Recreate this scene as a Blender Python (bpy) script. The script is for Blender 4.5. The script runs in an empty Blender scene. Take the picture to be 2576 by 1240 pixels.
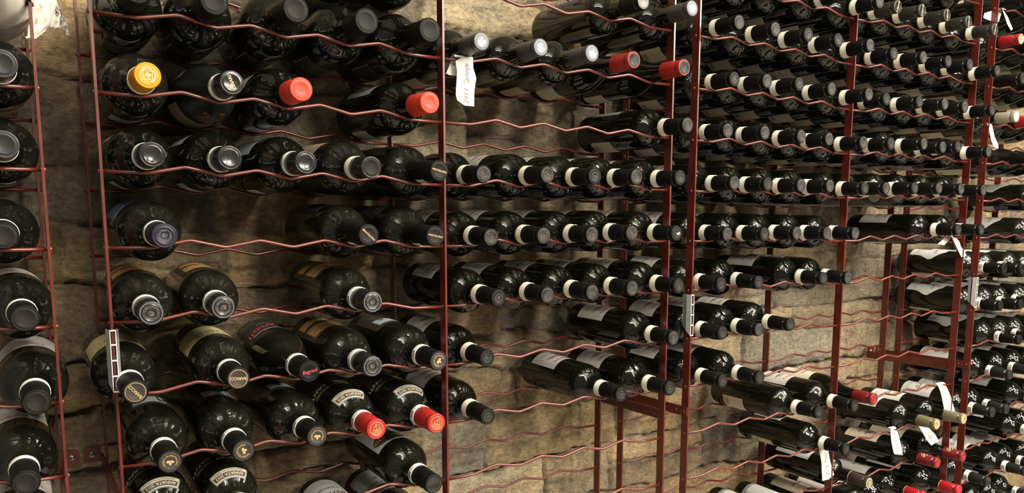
import bpy, math, random
import numpy as np
from mathutils import Matrix, Vector

# ------------------------------------------------------------------ scale and camera
H = 0.1            # one rail pitch in metres; all (X, Y, Z) below are in rail pitches
ZREF = 18.8        # height of rail row 0 above the floor, in rail pitches
def W(x, y, z): return Vector((x*H, y*H, (z+ZREF)*H))

scn = bpy.context.scene
COL = scn.collection
random.seed(7); RNG = np.random.RandomState(11)

cam_d = bpy.data.cameras.new('camera'); cam = bpy.data.objects.new('camera', cam_d); COL.objects.link(cam)
cam_d.sensor_fit = 'HORIZONTAL'; cam_d.sensor_width = 36.0
cam_d.lens = 36.0*2002.74/2576.0
cam_d.shift_x = (1288.0-1287.78)/2576.0
cam_d.shift_y = (845.6-620.0)/2576.0
cam_d.clip_start = 0.02
R_ = Vector((0.847182563, -0.531301824, 0.000276062)); U_ = Vector((0.071728428, 0.114888729, 0.990785351)); F_ = Vector((0.526437781, 0.839356272, -0.135441173))
mw = Matrix((( R_.x, U_.x, -F_.x), (R_.y, U_.y, -F_.y), (R_.z, U_.z, -F_.z))).to_4x4()
mw.translation = W(-0.207103, -11.846134, -2.726172)
cam.matrix_world = mw
scn.camera = cam

scn.view_settings.view_transform = 'Standard'; scn.view_settings.look = 'None'
scn.view_settings.gamma = 1.0; scn.view_settings.use_curve_mapping = False
scn.view_settings.exposure = -0.28

wd = bpy.data.worlds.new('cellar_air'); scn.world = wd; wd.use_nodes = True
bg = wd.node_tree.nodes['Background']; bg.inputs[0].default_value = (1.0, 0.93, 0.82, 1); bg.inputs[1].default_value = 0.30

def lamp(name, loc, target, sx, sy, power, color=(1, 0.92, 0.79)):
    l = bpy.data.lights.new(name, 'AREA'); l.shape = 'RECTANGLE'; l.size = sx; l.size_y = sy; l.energy = power; l.color = color
    o = bpy.data.objects.new(name, l); COL.objects.link(o); o.location = loc
    d = (Vector(target)-Vector(loc)).normalized()
    o.rotation_euler = d.to_track_quat('-Z', 'Y').to_euler()
    return o
# ceiling strip lamps of the cellar, hung in a zigzag along the aisle, and the spot panels by the ceiling edge
CEIL = 3.25
def strip(name, p, q, power, color=(1, 0.95, 0.86)):
    p = Vector(p); q = Vector(q); l = bpy.data.lights.new(name, 'AREA'); l.shape = 'RECTANGLE'
    l.size = (q-p).length; l.size_y = 0.05; l.energy = power; l.color = color
    o = bpy.data.objects.new(name, l); COL.objects.link(o); o.location = (p+q)/2
    o.rotation_euler = (0, 0, math.atan2(q.y-p.y, q.x-p.x))
    # the tube shines up onto the ceiling as well
    l2 = l.copy(); l2.energy = power*1.1; o2 = bpy.data.objects.new(name, l2); COL.objects.link(o2); o2.location = (p+q)/2+Vector((0, 0, 0.02))
    o2.rotation_euler = (math.pi, 0, math.atan2(q.y-p.y, q.x-p.x))
    return o
zz = [(-0.7, -1.1), (0.6, -1.8), (1.8, -1.0), (2.7, -1.8), (3.4, -1.0), (4.1, -1.6)]
for i in range(5):
    strip('ceiling_strip_lamp', (*zz[i], CEIL-0.30), (*zz[i+1], CEIL-0.30), (30, 30, 28, 28, 28)[i])
lamp('ceiling_spot_lamp', (1.2, -3.2, CEIL-0.20), (0.9, 0.2, 1.4), 0.45, 0.45, 122)
lamp('ceiling_spot_lamp', (2.6, -3.1, CEIL-0.20), (1.7, 0.2, 1.4), 0.45, 0.45, 120)
lamp('ceiling_spot_lamp', (3.7, -2.8, CEIL-0.20), (2.5, 0.2, 1.4), 0.45, 0.45, 110)

for k, (x, y) in enumerate([(0.1, -2.0), (0.9, -0.9), (1.5, -1.9), (2.2, -1.1), (2.9, -2.0), (3.6, -1.2)]):  # small unseen lamps, added to give dot glints on the bottle shoulders
    lamp('added_glint_lamp', (x, y, CEIL-0.02), (x, y, 0), 0.11, 0.11, 10, (1, 0.93, 0.82))

# ------------------------------------------------------------------ materials
def s2l(c): return c/12.92 if c <= 0.04045 else ((c+0.055)/1.055)**2.4
def hexc(h): return tuple(s2l(int(h[i:i+2], 16)/255.0) for i in (0, 2, 4))+(1,)
MATS = {}
def mat(name, col, rough=0.5, metal=0.0, noise=0.0, nscale=60.0, bump=0.0, bscale=200.0, spec=0.5, coat=0.0):
    if name in MATS: return MATS[name]
    m = bpy.data.materials.new(name); m.use_nodes = True; nt = m.node_tree; b = nt.nodes['Principled BSDF']
    c = hexc(col) if isinstance(col, str) else (*col, 1)
    b.inputs['Base Color'].default_value = c; b.inputs['Roughness'].default_value = rough; b.inputs['Metallic'].default_value = metal
    b.inputs['Specular IOR Level'].default_value = spec
    if coat: b.inputs['Coat Weight'].default_value = coat; b.inputs['Coat Roughness'].default_value = 0.15
    if noise or bump:
        tc = nt.nodes.new('ShaderNodeTexCoord'); n = nt.nodes.new('ShaderNodeTexNoise'); n.inputs['Scale'].default_value = nscale; n.inputs['Detail'].default_value = 5
        nt.links.new(tc.outputs['Object'], n.inputs['Vector'])
        if noise:
            r = nt.nodes.new('ShaderNodeValToRGB'); e = r.color_ramp.elements
            e[0].position = 0.3; e[1].position = 0.72
            e[0].color = tuple(v*(1-noise) for v in c[:3])+(1,); e[1].color = tuple(min(1, v*(1+noise)+0.01*noise) for v in c[:3])+(1,)
            nt.links.new(n.outputs['Fac'], r.inputs['Fac']); nt.links.new(r.outputs['Color'], b.inputs['Base Color'])
        if bump:
            n2 = nt.nodes.new('ShaderNodeTexNoise'); n2.inputs['Scale'].default_value = bscale; n2.inputs['Detail'].default_value = 4
            nt.links.new(tc.outputs['Object'], n2.inputs['Vector'])
            bp = nt.nodes.new('ShaderNodeBump'); bp.inputs['Strength'].default_value = bump; bp.inputs['Distance'].default_value = 0.001
            nt.links.new(n2.outputs['Fac'], bp.inputs['Height']); nt.links.new(bp.outputs['Normal'], b.inputs['Normal'])
    MATS[name] = m; return m

def wall_material():
    m = bpy.data.materials.new('rubble_sandstone'); m.use_nodes = True; nt = m.node_tree; b = nt.nodes['Principled BSDF']; L = nt.links.new
    b.inputs['Roughness'].default_value = 0.9; b.inputs['Specular IOR Level'].default_value = 0.2
    at = nt.nodes.new('ShaderNodeAttribute'); at.attribute_name = 'stone_tint'
    tc = nt.nodes.new('ShaderNodeTexCoord')
    def noise(scale, det=8, rough=0.62, vec=None):
        n = nt.nodes.new('ShaderNodeTexNoise'); n.inputs['Scale'].default_value = scale; n.inputs['Detail'].default_value = det; n.inputs['Roughness'].default_value = rough
        L(vec or tc.outputs['Object'], n.inputs['Vector']); return n
    mp = nt.nodes.new('ShaderNodeMapping'); mp.inputs['Scale'].default_value = (1, 1, 1.5); L(tc.outputs['Object'], mp.inputs['Vector'])
    n1 = noise(20, vec=mp.outputs['Vector']); n2 = noise(95, 7, 0.7, mp.outputs['Vector']); n3 = noise(5, 4)
    def ramp(src, stops):
        r = nt.nodes.new('ShaderNodeValToRGB'); el = r.color_ramp.elements
        el[0].position, el[0].color = stops[0][0], stops[0][1]; el[1].position, el[1].color = stops[-1][0], stops[-1][1]
        for p, c in stops[1:-1]:
            e = el.new(p); e.color = c
        L(src, r.inputs['Fac']); return r
    r1 = ramp(n1.outputs['Fac'], [(0.30, (0.64, 0.63, 0.63, 1)), (0.5, (1.0, 0.98, 0.93, 1)), (0.70, (1.34, 1.28, 1.16, 1))])
    r2 = ramp(n2.outputs['Fac'], [(0.32, (0.56, 0.54, 0.52, 1)), (0.5, (1, 1, 1, 1)), (0.66, (1.34, 1.34, 1.32, 1))])
    r3 = ramp(n3.outputs['Fac'], [(0.35, (0.88, 0.90, 0.93, 1)), (0.65, (1.08, 1.0, 0.90, 1))])
    def mul(a, c):
        x = nt.nodes.new('ShaderNodeMix'); x.data_type = 'RGBA'; x.blend_type = 'MULTIPLY'; x.inputs['Factor'].default_value = 1.0
        L(a, x.inputs['A']); L(c, x.inputs['B']); return x.outputs['Result']
    out = mul(mul(mul(at.outputs['Color'], r1.outputs['Color']), r2.outputs['Color']), r3.outputs['Color'])
    L(out, b.inputs['Base Color'])
    nb = noise(190, 6, 0.7, mp.outputs['Vector']); ad = nt.nodes.new('ShaderNodeMath'); ad.operation = 'MULTIPLY_ADD'; ad.inputs[1].default_value = 2.0
    L(n2.outputs['Fac'], ad.inputs[0]); L(nb.outputs['Fac'], ad.inputs[2])
    bp = nt.nodes.new('ShaderNodeBump'); bp.inputs['Strength'].default_value = 1.0; bp.inputs['Distance'].default_value = 0.006
    L(ad.outputs[0], bp.inputs['Height']); L(bp.outputs['Normal'], b.inputs['Normal'])
    return m

# ------------------------------------------------------------------ mesh helpers
def tag(o, label, cat, group=None):
    o['label'] = label; o['category'] = cat
    if group: o['group'] = group
    return o
def thing(name, label, cat, loc=(0, 0, 0), group=None):
    o = bpy.data.objects.new(name, None); COL.objects.link(o); o.location = loc; o.empty_display_size = 0.02
    return tag(o, label, cat, group)

class MB:
    def __init__(s): s.v = []; s.f = []; s.m = []; s.sm = []; s.mats = []
    def mi(s, m):
        if m not in s.mats: s.mats.append(m)
        return s.mats.index(m)
    def add(s, verts, faces, m, smooth=False):
        o = len(s.v); s.v += [tuple(p) for p in verts]; k = s.mi(m)
        for f in faces: s.f.append(tuple(i+o for i in f)); s.m.append(k); s.sm.append(smooth)
    def lathe(s, prof, m, seg=40, cap0=False, cap1=False, smooth=True):
        v = []; f = []
        for r, z in prof:
            for i in range(seg):
                a = 2*math.pi*i/seg; v.append((r*math.cos(a), r*math.sin(a), z))
        for j in range(len(prof)-1):
            for i in range(seg):
                k = (i+1) % seg; f.append((j*seg+i, j*seg+k, (j+1)*seg+k, (j+1)*seg+i))
        if cap0: f.append(tuple(range(seg))[::-1])
        if cap1: f.append(tuple((len(prof)-1)*seg+i for i in range(seg)))
        s.add(v, f, m, smooth)
    def box(s, x0, x1, y0, y1, z0, z1, m):
        v = [(x, y, z) for x in (x0, x1) for y in (y0, y1) for z in (z0, z1)]
        s.add(v, [(0, 1, 3, 2), (4, 6, 7, 5), (0, 4, 5, 1), (2, 3, 7, 6), (0, 2, 6, 4), (1, 5, 7, 3)], m)
    def tube(s, pts, r, m, seg=10):
        pts = [Vector(p) for p in pts]; v = []; f = []; n = len(pts)
        for i, p in enumerate(pts):
            t = (pts[min(i+1, n-1)]-pts[max(i-1, 0)]).normalized()
            a = t.cross(Vector((0, 1, 0))); a = a.normalized() if a.length > 1e-4 else Vector((1, 0, 0)); b = t.cross(a).normalized()
            for k in range(seg):
                w = 2*math.pi*k/seg; q = p+a*(r*math.cos(w))+b*(r*math.sin(w)); v.append(q)
        for i in range(n-1):
            for k in range(seg):
                l = (k+1) % seg; f.append((i*seg+k, i*seg+l, (i+1)*seg+l, (i+1)*seg+k))
        f.append(tuple(range(seg))[::-1]); f.append(tuple((n-1)*seg+k for k in range(seg)))
        s.add(v, f, m, True)
    def mesh(s, name):
        me = bpy.data.meshes.new(name); me.from_pydata(s.v, [], s.f); 
        for m in s.mats: me.materials.append(m)
        me.polygons.foreach_set('material_index', s.m); me.polygons.foreach_set('use_smooth', s.sm); me.update()
        return me
    def build(s, name, parent=None, label=None):
        return link(name, s.mesh(name), parent, label)
def link(name, me, parent=None, label=None):
    o = bpy.data.objects.new(name, me); COL.objects.link(o)
    if parent is not None: o.parent = parent
    if label: o['label'] = label
    return o

# ------------------------------------------------------------------ lettering
_tc = {}
def text_polys(body, size, shear=0.0, weight=0.0, space=1.0, line=1.0):
    key = (body, size, shear, weight, space, line)
    if key in _tc: return _tc[key]
    cu = bpy.data.curves.new('lettering', 'FONT'); cu.body = body; cu.size = size; cu.shear = shear; cu.offset = weight*size; cu.resolution_u = 3
    cu.space_character = space; cu.space_line = line
    cu.align_x = 'CENTER'; cu.align_y = 'CENTER'
    ob = bpy.data.objects.new('lettering', cu); COL.objects.link(ob)
    dg = bpy.context.evaluated_depsgraph_get(); dg.update()
    me = bpy.data.meshes.new_from_object(ob.evaluated_get(dg))
    v = [(p.co.x, p.co.y) for p in me.vertices]; f = [tuple(p.vertices) for p in me.polygons]
    bpy.data.objects.remove(ob); bpy.data.curves.remove(cu); bpy.data.meshes.remove(me)
    _tc[key] = (v, f); return v, f

class Sheet:
    """flat artwork (x right, y up) mapped onto a curved surface by fn(x, y, lift)"""
    def __init__(s, mb, fn): s.mb = mb; s.fn = fn
    def text(s, body, size, x, y, m, rot=0.0, shear=0.0, weight=0.0, lift=0.0006, space=1.0, line=1.0):
        v, f = text_polys(body, size, shear, weight, space, line); c, n = math.cos(rot), math.sin(rot)
        s.mb.add([s.fn(x+c*a-n*b, y+n*a+c*b, lift) for a, b in v], f, m)
    def grid(s, x0, x1, y0, y1, m, nx=1, ny=1, lift=0.0004, half=None):
        v = []; f = []
        for j in range(ny+1):
            y = y0+(y1-y0)*j/ny
            a, b = (x0, x1) if half is None else half(y)
            for i in range(nx+1): v.append(s.fn(a+(b-a)*i/nx, y, lift))
        for j in range(ny):
            for i in range(nx): f.append((j*(nx+1)+i, j*(nx+1)+i+1, (j+1)*(nx+1)+i+1, (j+1)*(nx+1)+i))
        s.mb.add(v, f, m, True)
    def stroke(s, pts, w, m, lift=0.0006):
        v = []; f = []
        for i, (x, y) in enumerate(pts):
            a = pts[max(i-1, 0)]; b = pts[min(i+1, len(pts)-1)]; dx, dy = b[0]-a[0], b[1]-a[1]; l = math.hypot(dx, dy) or 1
            nx, ny = -dy/l*w/2, dx/l*w/2; v += [s.fn(x+nx, y+ny, lift), s.fn(x-nx, y-ny, lift)]
        for i in range(len(pts)-1): f.append((2*i, 2*i+1, 2*i+3, 2*i+2))
        s.mb.add(v, f, m)
    def blob(s, pts, m, lift=0.0006):
        xa, xb = min(p[0] for p in pts), max(p[0] for p in pts)
        if xb-xa > .012:                       # wide shapes follow the curve in strips
            ed = [(p, pts[(i+1) % len(pts)]) for i, p in enumerate(pts)]; v = []; N = 16
            for k in range(N+1):
                x = xa+(xb-xa)*min(max(k/N, .004), .996)
                ys = [a[1]+(b[1]-a[1])*(x-a[0])/(b[0]-a[0]) for a, b in ed if (a[0]-x)*(b[0]-x) < 0]; v += [s.fn(x, min(ys), lift), s.fn(x, max(ys), lift)]
            s.mb.add(v, [(2*i, 2*i+2, 2*i+3, 2*i+1) for i in range(N)], m); return
        s.mb.add([s.fn(x, y, lift) for x, y in pts], [tuple(range(len(pts)))], m)
    def scribble(s, x0, x1, y, size, m, n=9, seed=0, w=0.0005):
        r = random.Random(seed); pts = []
        for i in range(n*4): pts.append((x0+(x1-x0)*i/(n*4-1), y+size*(0.5*math.sin(i*1.9)+r.uniform(-.4, .4))))
        s.stroke(pts, w, m)
def cyl_fn(rad, back=False):
    def fn(x, y, lift):
        a = x/rad + (math.pi if back else 0.0); r = (rad(y) if callable(rad) else rad)+lift
        return (r*math.sin(a), -r*math.cos(a), y)
    return fn
def surf_fn(prof_r, ref, back=False):
    def fn(x, y, lift):
        r = prof_r(y); a = x/ref+(math.pi if back else 0.0); return ((r+lift)*math.sin(a), -(r+lift)*math.cos(a), y)
    return fn
def ring_text(mb, body, size, rad, z, a0, m, weight=0.02, space=1.0, inside=False):
    v, f = text_polys(body, size, 0, weight, space)
    out = []
    for x, y in v:
        a = a0 - x/rad if not inside else a0 + x/rad
        r = rad+y if not inside else rad-y
        out.append((r*math.cos(a), r*math.sin(a), z))
    mb.add(out, f, m)
def ring(mb, r0, r1, z, m, seg=40):
    v = []; f = []
    for i in range(seg):
        a = 2*math.pi*i/seg; v += [(r0*math.cos(a), r0*math.sin(a), z), (r1*math.cos(a), r1*math.sin(a), z)]
    for i in range(seg):
        k = (i+1) % seg; f.append((2*i, 2*i+1, 2*k+1, 2*k))
    mb.add(v, f, m)

# ------------------------------------------------------------------ room shell: stone wall, floor, ceiling
def smooth_noise(nx, nz, sx, sz, rng):
    gx, gz = int(nx/sx)+3, int(nz/sz)+3; g = rng.rand(gz, gx)
    x = np.arange(nx)/sx; z = np.arange(nz)/sz; xi = x.astype(int); zi = z.astype(int)
    fx = x-xi; fz = z-zi; fx = fx*fx*(3-2*fx); fz = (fz*fz*(3-2*fz))[:, None]
    a = g[np.ix_(zi, xi)]; b = g[np.ix_(zi, xi+1)]; c = g[np.ix_(zi+1, xi)]; d = g[np.ix_(zi+1, xi+1)]
    return (a*(1-fx)+b*fx)*(1-fz)+(c*(1-fx)+d*fx)*fz
def fbm(nx, nz, s, rng, octv=4, ax=1.0):
    t = np.zeros((nz, nx)); amp = 1.0; tot = 0
    for _ in range(octv):
        t += amp*smooth_noise(nx, nz, max(s*ax, 1.01), max(s, 1.01), rng); tot += amp; amp *= 0.55; s /= 2.0
    return t/tot-0.5
X0, X1, Z0, Z1 = -4.5, 35.0, -13.2, 6.2
DX = 0.045
nx, nz = int((X1-X0)/DX), int((Z1-Z0)/DX)
def build_wall():
    rng = RNG
    gx, gz = np.meshgrid(X0+np.arange(nx)*DX, Z0+np.arange(nz)*DX)
    wx = gx+fbm(nx, nz, 36, rng)*0.55+fbm(nx, nz, 8, rng, 2)*0.12
    wz = gz+fbm(nx, nz, 55, rng, 4, 1.6)*0.75+fbm(nx, nz, 6, rng, 2)*0.12
    tint = np.zeros((nz, nx, 3)); edge = np.full((nz, nx), 9.0); height = np.zeros((nz, nx)); tilt = np.zeros((nz, nx))
    pal = np.array([[0.52, 0.425, 0.29], [0.46, 0.375, 0.265], [0.62, 0.52, 0.355], [0.39, 0.335, 0.255], [0.53, 0.41, 0.25], [0.35, 0.315, 0.255], [0.50, 0.43, 0.315]])
    z = Z0-1.5
    while z < Z1+1.5:
        h = rng.choice([0.75, 1.0, 1.25, 1.5, 1.75], p=[.14, .24, .27, .22, .13]); x = X0-2-rng.rand()*2
        rowm = (wz >= z) & (wz < z+h)
        while x < X1+2:
            w = rng.uniform(1.3, 4.6)*(0.8 if h > 1.4 else 1.0)
            parts = [(z, z+h)]
            if h > 1.2 and rng.rand() < 0.3:
                c = z+h*rng.uniform(.4, .6); parts = [(z, c), (c, z+h)]
            for a, b in parts:
                m = rowm & (wx >= x) & (wx < x+w) & (wz >= a) & (wz < b)
                if m.any():
                    t = pal[rng.randint(len(pal))]*rng.uniform(0.70, 1.24); tint[m] = t*0.86
                    e = np.minimum(np.minimum(wx[m]-x, x+w-wx[m]), np.minimum(wz[m]-a, b-wz[m])); edge[m] = e
                    height[m] = rng.uniform(0.0, 0.05); tilt[m] = (wx[m]-x-w/2)/w*rng.uniform(-.04, .04)+(wz[m]-(a+b)/2)/h*rng.uniform(-.05, .05)
            x += w
        z += h
    jw = 0.050+0.075*(fbm(nx, nz, 25, rng, 3)+0.25).clip(0, 1)
    k = np.clip(edge/jw, 0, 1); k = k*k*(3-2*k)
    fill = (fbm(nx, nz, 47, rng, 3)+0.60).clip(0, 1)          # how far the mortar fills each joint
    depth = (1-k)*(0.07+0.30*(1-fill)) + (0.06-height*1.4)*k + tilt*1.4*k
    rough = fbm(nx, nz, 19, rng, 5)*0.17 + fbm(nx, nz, 5.5, rng, 3, 1.7)*0.06
    depth = np.clip(depth-rough*(0.35+0.65*k)+0.05, 0.0, 0.42)
    mortar = np.array([0.37, 0.315, 0.235])
    kk = k[..., None]; col = tint*kk+mortar*(1-kk)*(0.75+0.5*fill[..., None])
    tv = fbm(nx, nz, 30, rng, 4); col *= (1+0.5*tv[..., None])
    och = np.clip(fbm(nx, nz, 22, rng, 4)*3.0, 0, 1)[..., None]; col = col*(1-0.4*och)+np.array([0.52, 0.38, 0.19])*0.35*och
    gry = np.clip(fbm(nx, nz, 38, rng, 4)*3.0, 0, 1)[..., None]; col = col*(1-0.5*gry)+np.array([0.33, 0.30, 0.25])*0.5*gry
    Y = 2.63+depth
    co = np.stack([gx*H, Y*H, (gz+ZREF)*H], -1).reshape(-1, 3)
    i = np.arange(nz*nx).reshape(nz, nx)
    quads = np.stack([i[:-1, :-1], i[:-1, 1:], i[1:, 1:], i[1:, :-1]], -1).reshape(-1, 4)
    me = bpy.data.meshes.new('wall_back'); me.vertices.add(len(co)); me.vertices.foreach_set('co', co.ravel())
    me.loops.add(quads.size); me.loops.foreach_set('vertex_index', quads.ravel())
    me.polygons.add(len(quads)); me.polygons.foreach_set('loop_start', np.arange(len(quads))*4); me.polygons.foreach_set('loop_total', np.full(len(quads), 4))
    me.update(calc_edges=True); me.polygons.foreach_set('use_smooth', np.ones(len(quads), bool))
    at = me.attributes.new('stone_tint', 'FLOAT_COLOR', 'POINT'); at.data.foreach_set('color', np.concatenate([col.reshape(-1, 3), np.ones((nz*nx, 1))], 1).ravel().astype(np.float32))
    me.materials.append(wall_material()); me.validate()
    o = link('wall_back', me); o['kind'] = 'structure'
build_wall()
mb = MB(); mb.box(-1.4, 4.4, -3.6, 0.42, -0.08, 0.0, mat('stone_floor', (0.32, 0.29, 0.245), 0.5, noise=0.25, nscale=9, bump=0.2)); o = mb.build('floor'); o['kind'] = 'structure'
mb = MB(); mb.box(-1.4, 4.4, -3.6, 0.42, CEIL, CEIL+0.08, mat('plaster_ceiling', (0.70, 0.67, 0.60), 0.9, noise=0.08, nscale=8)); o = mb.build('ceiling'); o['kind'] = 'structure'

# ------------------------------------------------------------------ wine racks of red painted steel
RED = mat('red_painted_steel', '521c11', 0.33, 0.0, noise=0.22, nscale=35, bump=0.06, bscale=160, spec=0.5, coat=0.18)
STEEL = mat('screw_steel', '9a948a', 0.35, 0.9)
AL, AM, AR, BL, BM, BR, CL, ZR = 0.8735, 5.8764, 10.8280, 11.4948, 16.3785, 21.4704, 22.2482, 0.2162
CM, CR = CL+4.93, CL+9.9
DB, ZB, SAG = 2.0754, -0.17, -0.041       # back rails: distance, drop; sag of the middle post
P0, AMP, RR = 0.965, 0.102, 0.0250
BAYS = dict(A1=(AL, AM, 0, SAG), A2=(AM, AR, SAG, 0), B1=(BL, BM, 0, SAG), B2=(BM, BR, SAG, 0), C1=(CL, CM, 0, SAG), C2=(CM, CR, SAG, 0), Z2=(ZR-4.95, ZR, SAG, 0))
RACKZ = dict(A=0.0, B=-0.004, C=-0.007, Z=-0.006)
def bay_sag(s, x): a, b, p, q = BAYS[s]; return p+(q-p)*(x-a)/(b-a)
def col_x(s, c): a, b, _, _ = BAYS[s]; return (a+b)/2+(c-2)*P0
def rail_mb(s, y, dz):
    a, b, p, q = BAYS[s]; pts = [(a+0.012, 0)]
    for c in range(5):
        v = col_x(s, c)
        if c: pts.append((v-P0/2, AMP))
        pts.append((v, 0))
    pts.append((b-0.012, 0)); out = [pts[0]]
    for i in range(1, len(pts)-1):             # rounded bends
        P, Q, S = pts[i-1], pts[i], pts[i+1]; r = 0.055
        def toward(A, B):
            l = math.hypot(B[0]-A[0], B[1]-A[1]); t = min(r/l, .45); return (A[0]+(B[0]-A[0])*t, A[1]+(B[1]-A[1])*t)
        u, w = toward(Q, P), toward(Q, S)
        for t in (0, .25, .5, .75, 1): out.append(((1-t)**2*u[0]+2*t*(1-t)*Q[0]+t*t*w[0], (1-t)**2*u[1]+2*t*(1-t)*Q[1]+t*t*w[1]))
    out.append(pts[-1])
    m = MB(); m.tube([(x*H, y*H, (z+dz+bay_sag(s, x))*H) for x, z in out], RR*H, RED, 10); return m
def make_rack(name, label, posts, bays, rows, rz, ends, tabdir):
    root = thing(name, label, 'wine rack', W(posts[0], 0, -rows[1]-0.6), 'red steel wine racks')
    zoff = -(-rows[1]-0.6)
    def loc(mbx, nm, par=root, lab=None):
        o = mbx.build(nm, par, lab); return o
    def shift(mbx):                              # to the root's frame
        mbx.v = [(x-posts[0]*H, y, z+zoff*H) for x, y, z in mbx.v]; return mbx
    for x in posts:
        sg = SAG if x in (AM, BM, CM) else 0.0
        for y, dz in ((0.0, 0.0), (DB, ZB)):
            m = MB(); m.box((x-0.017)*H, (x+0.017)*H, (y-0.095)*H, (y+0.095)*H, (-rows[1]-0.6)*H, (-rows[0]+0.6)*H, RED)
            for r in range(rows[0], rows[1]+1):  # weld beads
                z = (-r+rz+dz+sg)*H
                for sx in (-1, 1):
                    m.lathe([(0.0001, z+.0036)] + [(0.0024, z+.0018), (0.0024, z-.0018)] + [(0.0001, z-.0036)], RED, 8)
                    n = 4*8; m.v[-n:] = [(vx+(x+sx*0.019)*H, vy+y*H, vz) for vx, vy, vz in m.v[-n:]]
            loc(shift(m), 'post')
    for s in bays:
        for r in range(rows[0], rows[1]+1):
            loc(shift(rail_mb(s, 0.0, -r+rz)), 'rail'); loc(shift(rail_mb(s, DB, -r+rz+ZB)), 'rail')
    for x, d in zip(ends, tabdir):               # cross bars from front post to wall, with screwed wall tabs
        zc = -6.52+rz; s = 0.030 if d < 0 else -0.030
        m = MB(); m.box((x+s*-1-0.018)*H, (x-s+0.018)*H, -0.085*H, 2.58*H, (zc-0.10)*H, (zc+0.10)*H, RED)
        for yy in (0.0, 0.22):
            for sx in (-1, 1):
                n0 = len(m.v); m.lathe([(0.0001, .004), (0.0024, .0034), (0.0034, .0015), (0.0034, 0)], RED, 10)
                m.v[n0:] = [((x-s)*H+sx*(0.018*H+vz*.6), yy*H+vx, zc*H+vy) for vx, vy, vz in m.v[n0:]]
        cb = loc(shift(m), 'cross_bar')
        t = MB(); x2 = x-s+d*0.02; n0 = 0
        w = [(x2, -0.12), (x2+d*0.20, -0.12), (x2+d*0.25, -0.07), (x2+d*0.25, 0.09), (x2+d*0.20, 0.14), (x2, 0.14)]
        fr = [(a*H, 2.55*H, (zc+0.09+b)*H) for a, b in w]; bk = [(a, 2.59*H, c) for a, _, c in fr]
        t.add(fr+bk, [tuple(range(6)) if d < 0 else tuple(range(6))[::-1], tuple(range(6, 12))[::-1]]+[(i, (i+1) % 6, (i+1) % 6+6, i+6) for i in range(6)], RED)
        tb = loc(shift(t), 'wall_tab', cb)
        sc = MB(); sc.lathe([(0.0001, .0030), (0.0028, .0024), (0.0048, .0008), (0.0052, 0)], STEEL, 16)
        DK = mat('screw_slot', '1a1713', 0.7); sc.box(-.0026, .0026, -.0006, .0006, .0027, .0031, DK); sc.box(-.0006, .0006, -.0026, .0026, .0027, .0031, DK)
        sc.v = [((x2+d*0.13)*H+vx, 2.55*H-vz, (zc+0.10)*H+vy) for vx, vy, vz in sc.v]
        loc(shift(sc), 'screw', cb)
    return root
make_rack('wine_rack', 'large red steel rack left of centre, mixed bottles with coral and yellow caps', [AL, AM, AR], ['A1', 'A2'], (-3, 10), RACKZ['A'], [AL, AR], [-1, 1])
make_rack('wine_rack', 'large red steel rack right of centre, packed with black-capped white-banded bottles', [BL, BM, BR], ['B1', 'B2'], (-5, 13), RACKZ['B'], [BL, BR], [-1, 1])
make_rack('wine_rack', 'red steel rack cut off by the right photo edge', [CL, CM, CR], ['C1', 'C2'], (-5, 13), RACKZ['C'], [CL], [-1])
make_rack('wine_rack', 'red steel rack cut off by the left photo edge, beside the white plastic bag', [ZR], ['Z2'], (-3, 10), RACKZ['Z'], [ZR], [1])

# grey clip profiles on three front posts
CLIP = mat('grey_clip_metal', '8d908e', 0.45, 0.3, noise=0.08, nscale=40)
WHITE_P = mat('white_ladder_strip', 'd8d2c4', 0.5)
def make_clip(x, label):
    zt, zb = -4.08, -4.93
    root = thing('post_clip', label, 'clip', W(x, 0, zb), 'grey clips on the front posts')
    h = (zt-zb)*H
    for nm, ya, yb in (('front_wing', -0.115, -0.02), ('rear_wing', 0.02, 0.10)):
        for sx in (-1, 1):
            m = MB(); cut = 0.11*H
            if nm == 'front_wing': q = [(ya*H, 0), (yb*H, cut), (yb*H, h), (ya*H, h)]
            else: q = [(ya*H, cut*1.2), (yb*H, cut*2.0), (yb*H, h), (ya*H, h)]
            fl = lambda a: 0.030+0.045*max(0.0, min(1.0, (a/H+0.115)/0.10)) if nm == 'front_wing' else 0.055
            v = [(sx*fl(a)*H, a, b) for a, b in q]+[(sx*(fl(a)+0.008)*H, a, b) for a, b in q]
            m.add(v, [(0, 1, 2, 3), (7, 6, 5, 4), (0, 4, 5, 1), (1, 5, 6, 2), (2, 6, 7, 3), (3, 7, 4, 0)], CLIP); m.build(nm, root)
    m = MB(); y0, y1 = -0.118*H, -0.108*H
    for sx in (-1, 1): m.box(sx*0.040*H-(0.010*H if sx > 0 else 0), sx*0.040*H+(0.010*H if sx < 0 else 0), y0, y1, 0, h, WHITE_P)
    for k in range(5): m.box(-0.034*H, 0.034*H, y0, y1, h*k/4-(0.02*H if k == 4 else 0), h*k/4+(0.02*H if k < 4 else 0), WHITE_P)
    m.build('ladder_strip', root, 'white ladder-shaped strip showing red post through its windows')
make_clip(AL, 'grey clip on the nearest post, in front of the ring-stamped bottle cap')
make_clip(BL, "grey clip on the middle rack's first front post")
make_clip(CL, 'small grey clip on the post near the right photo edge')

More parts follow.
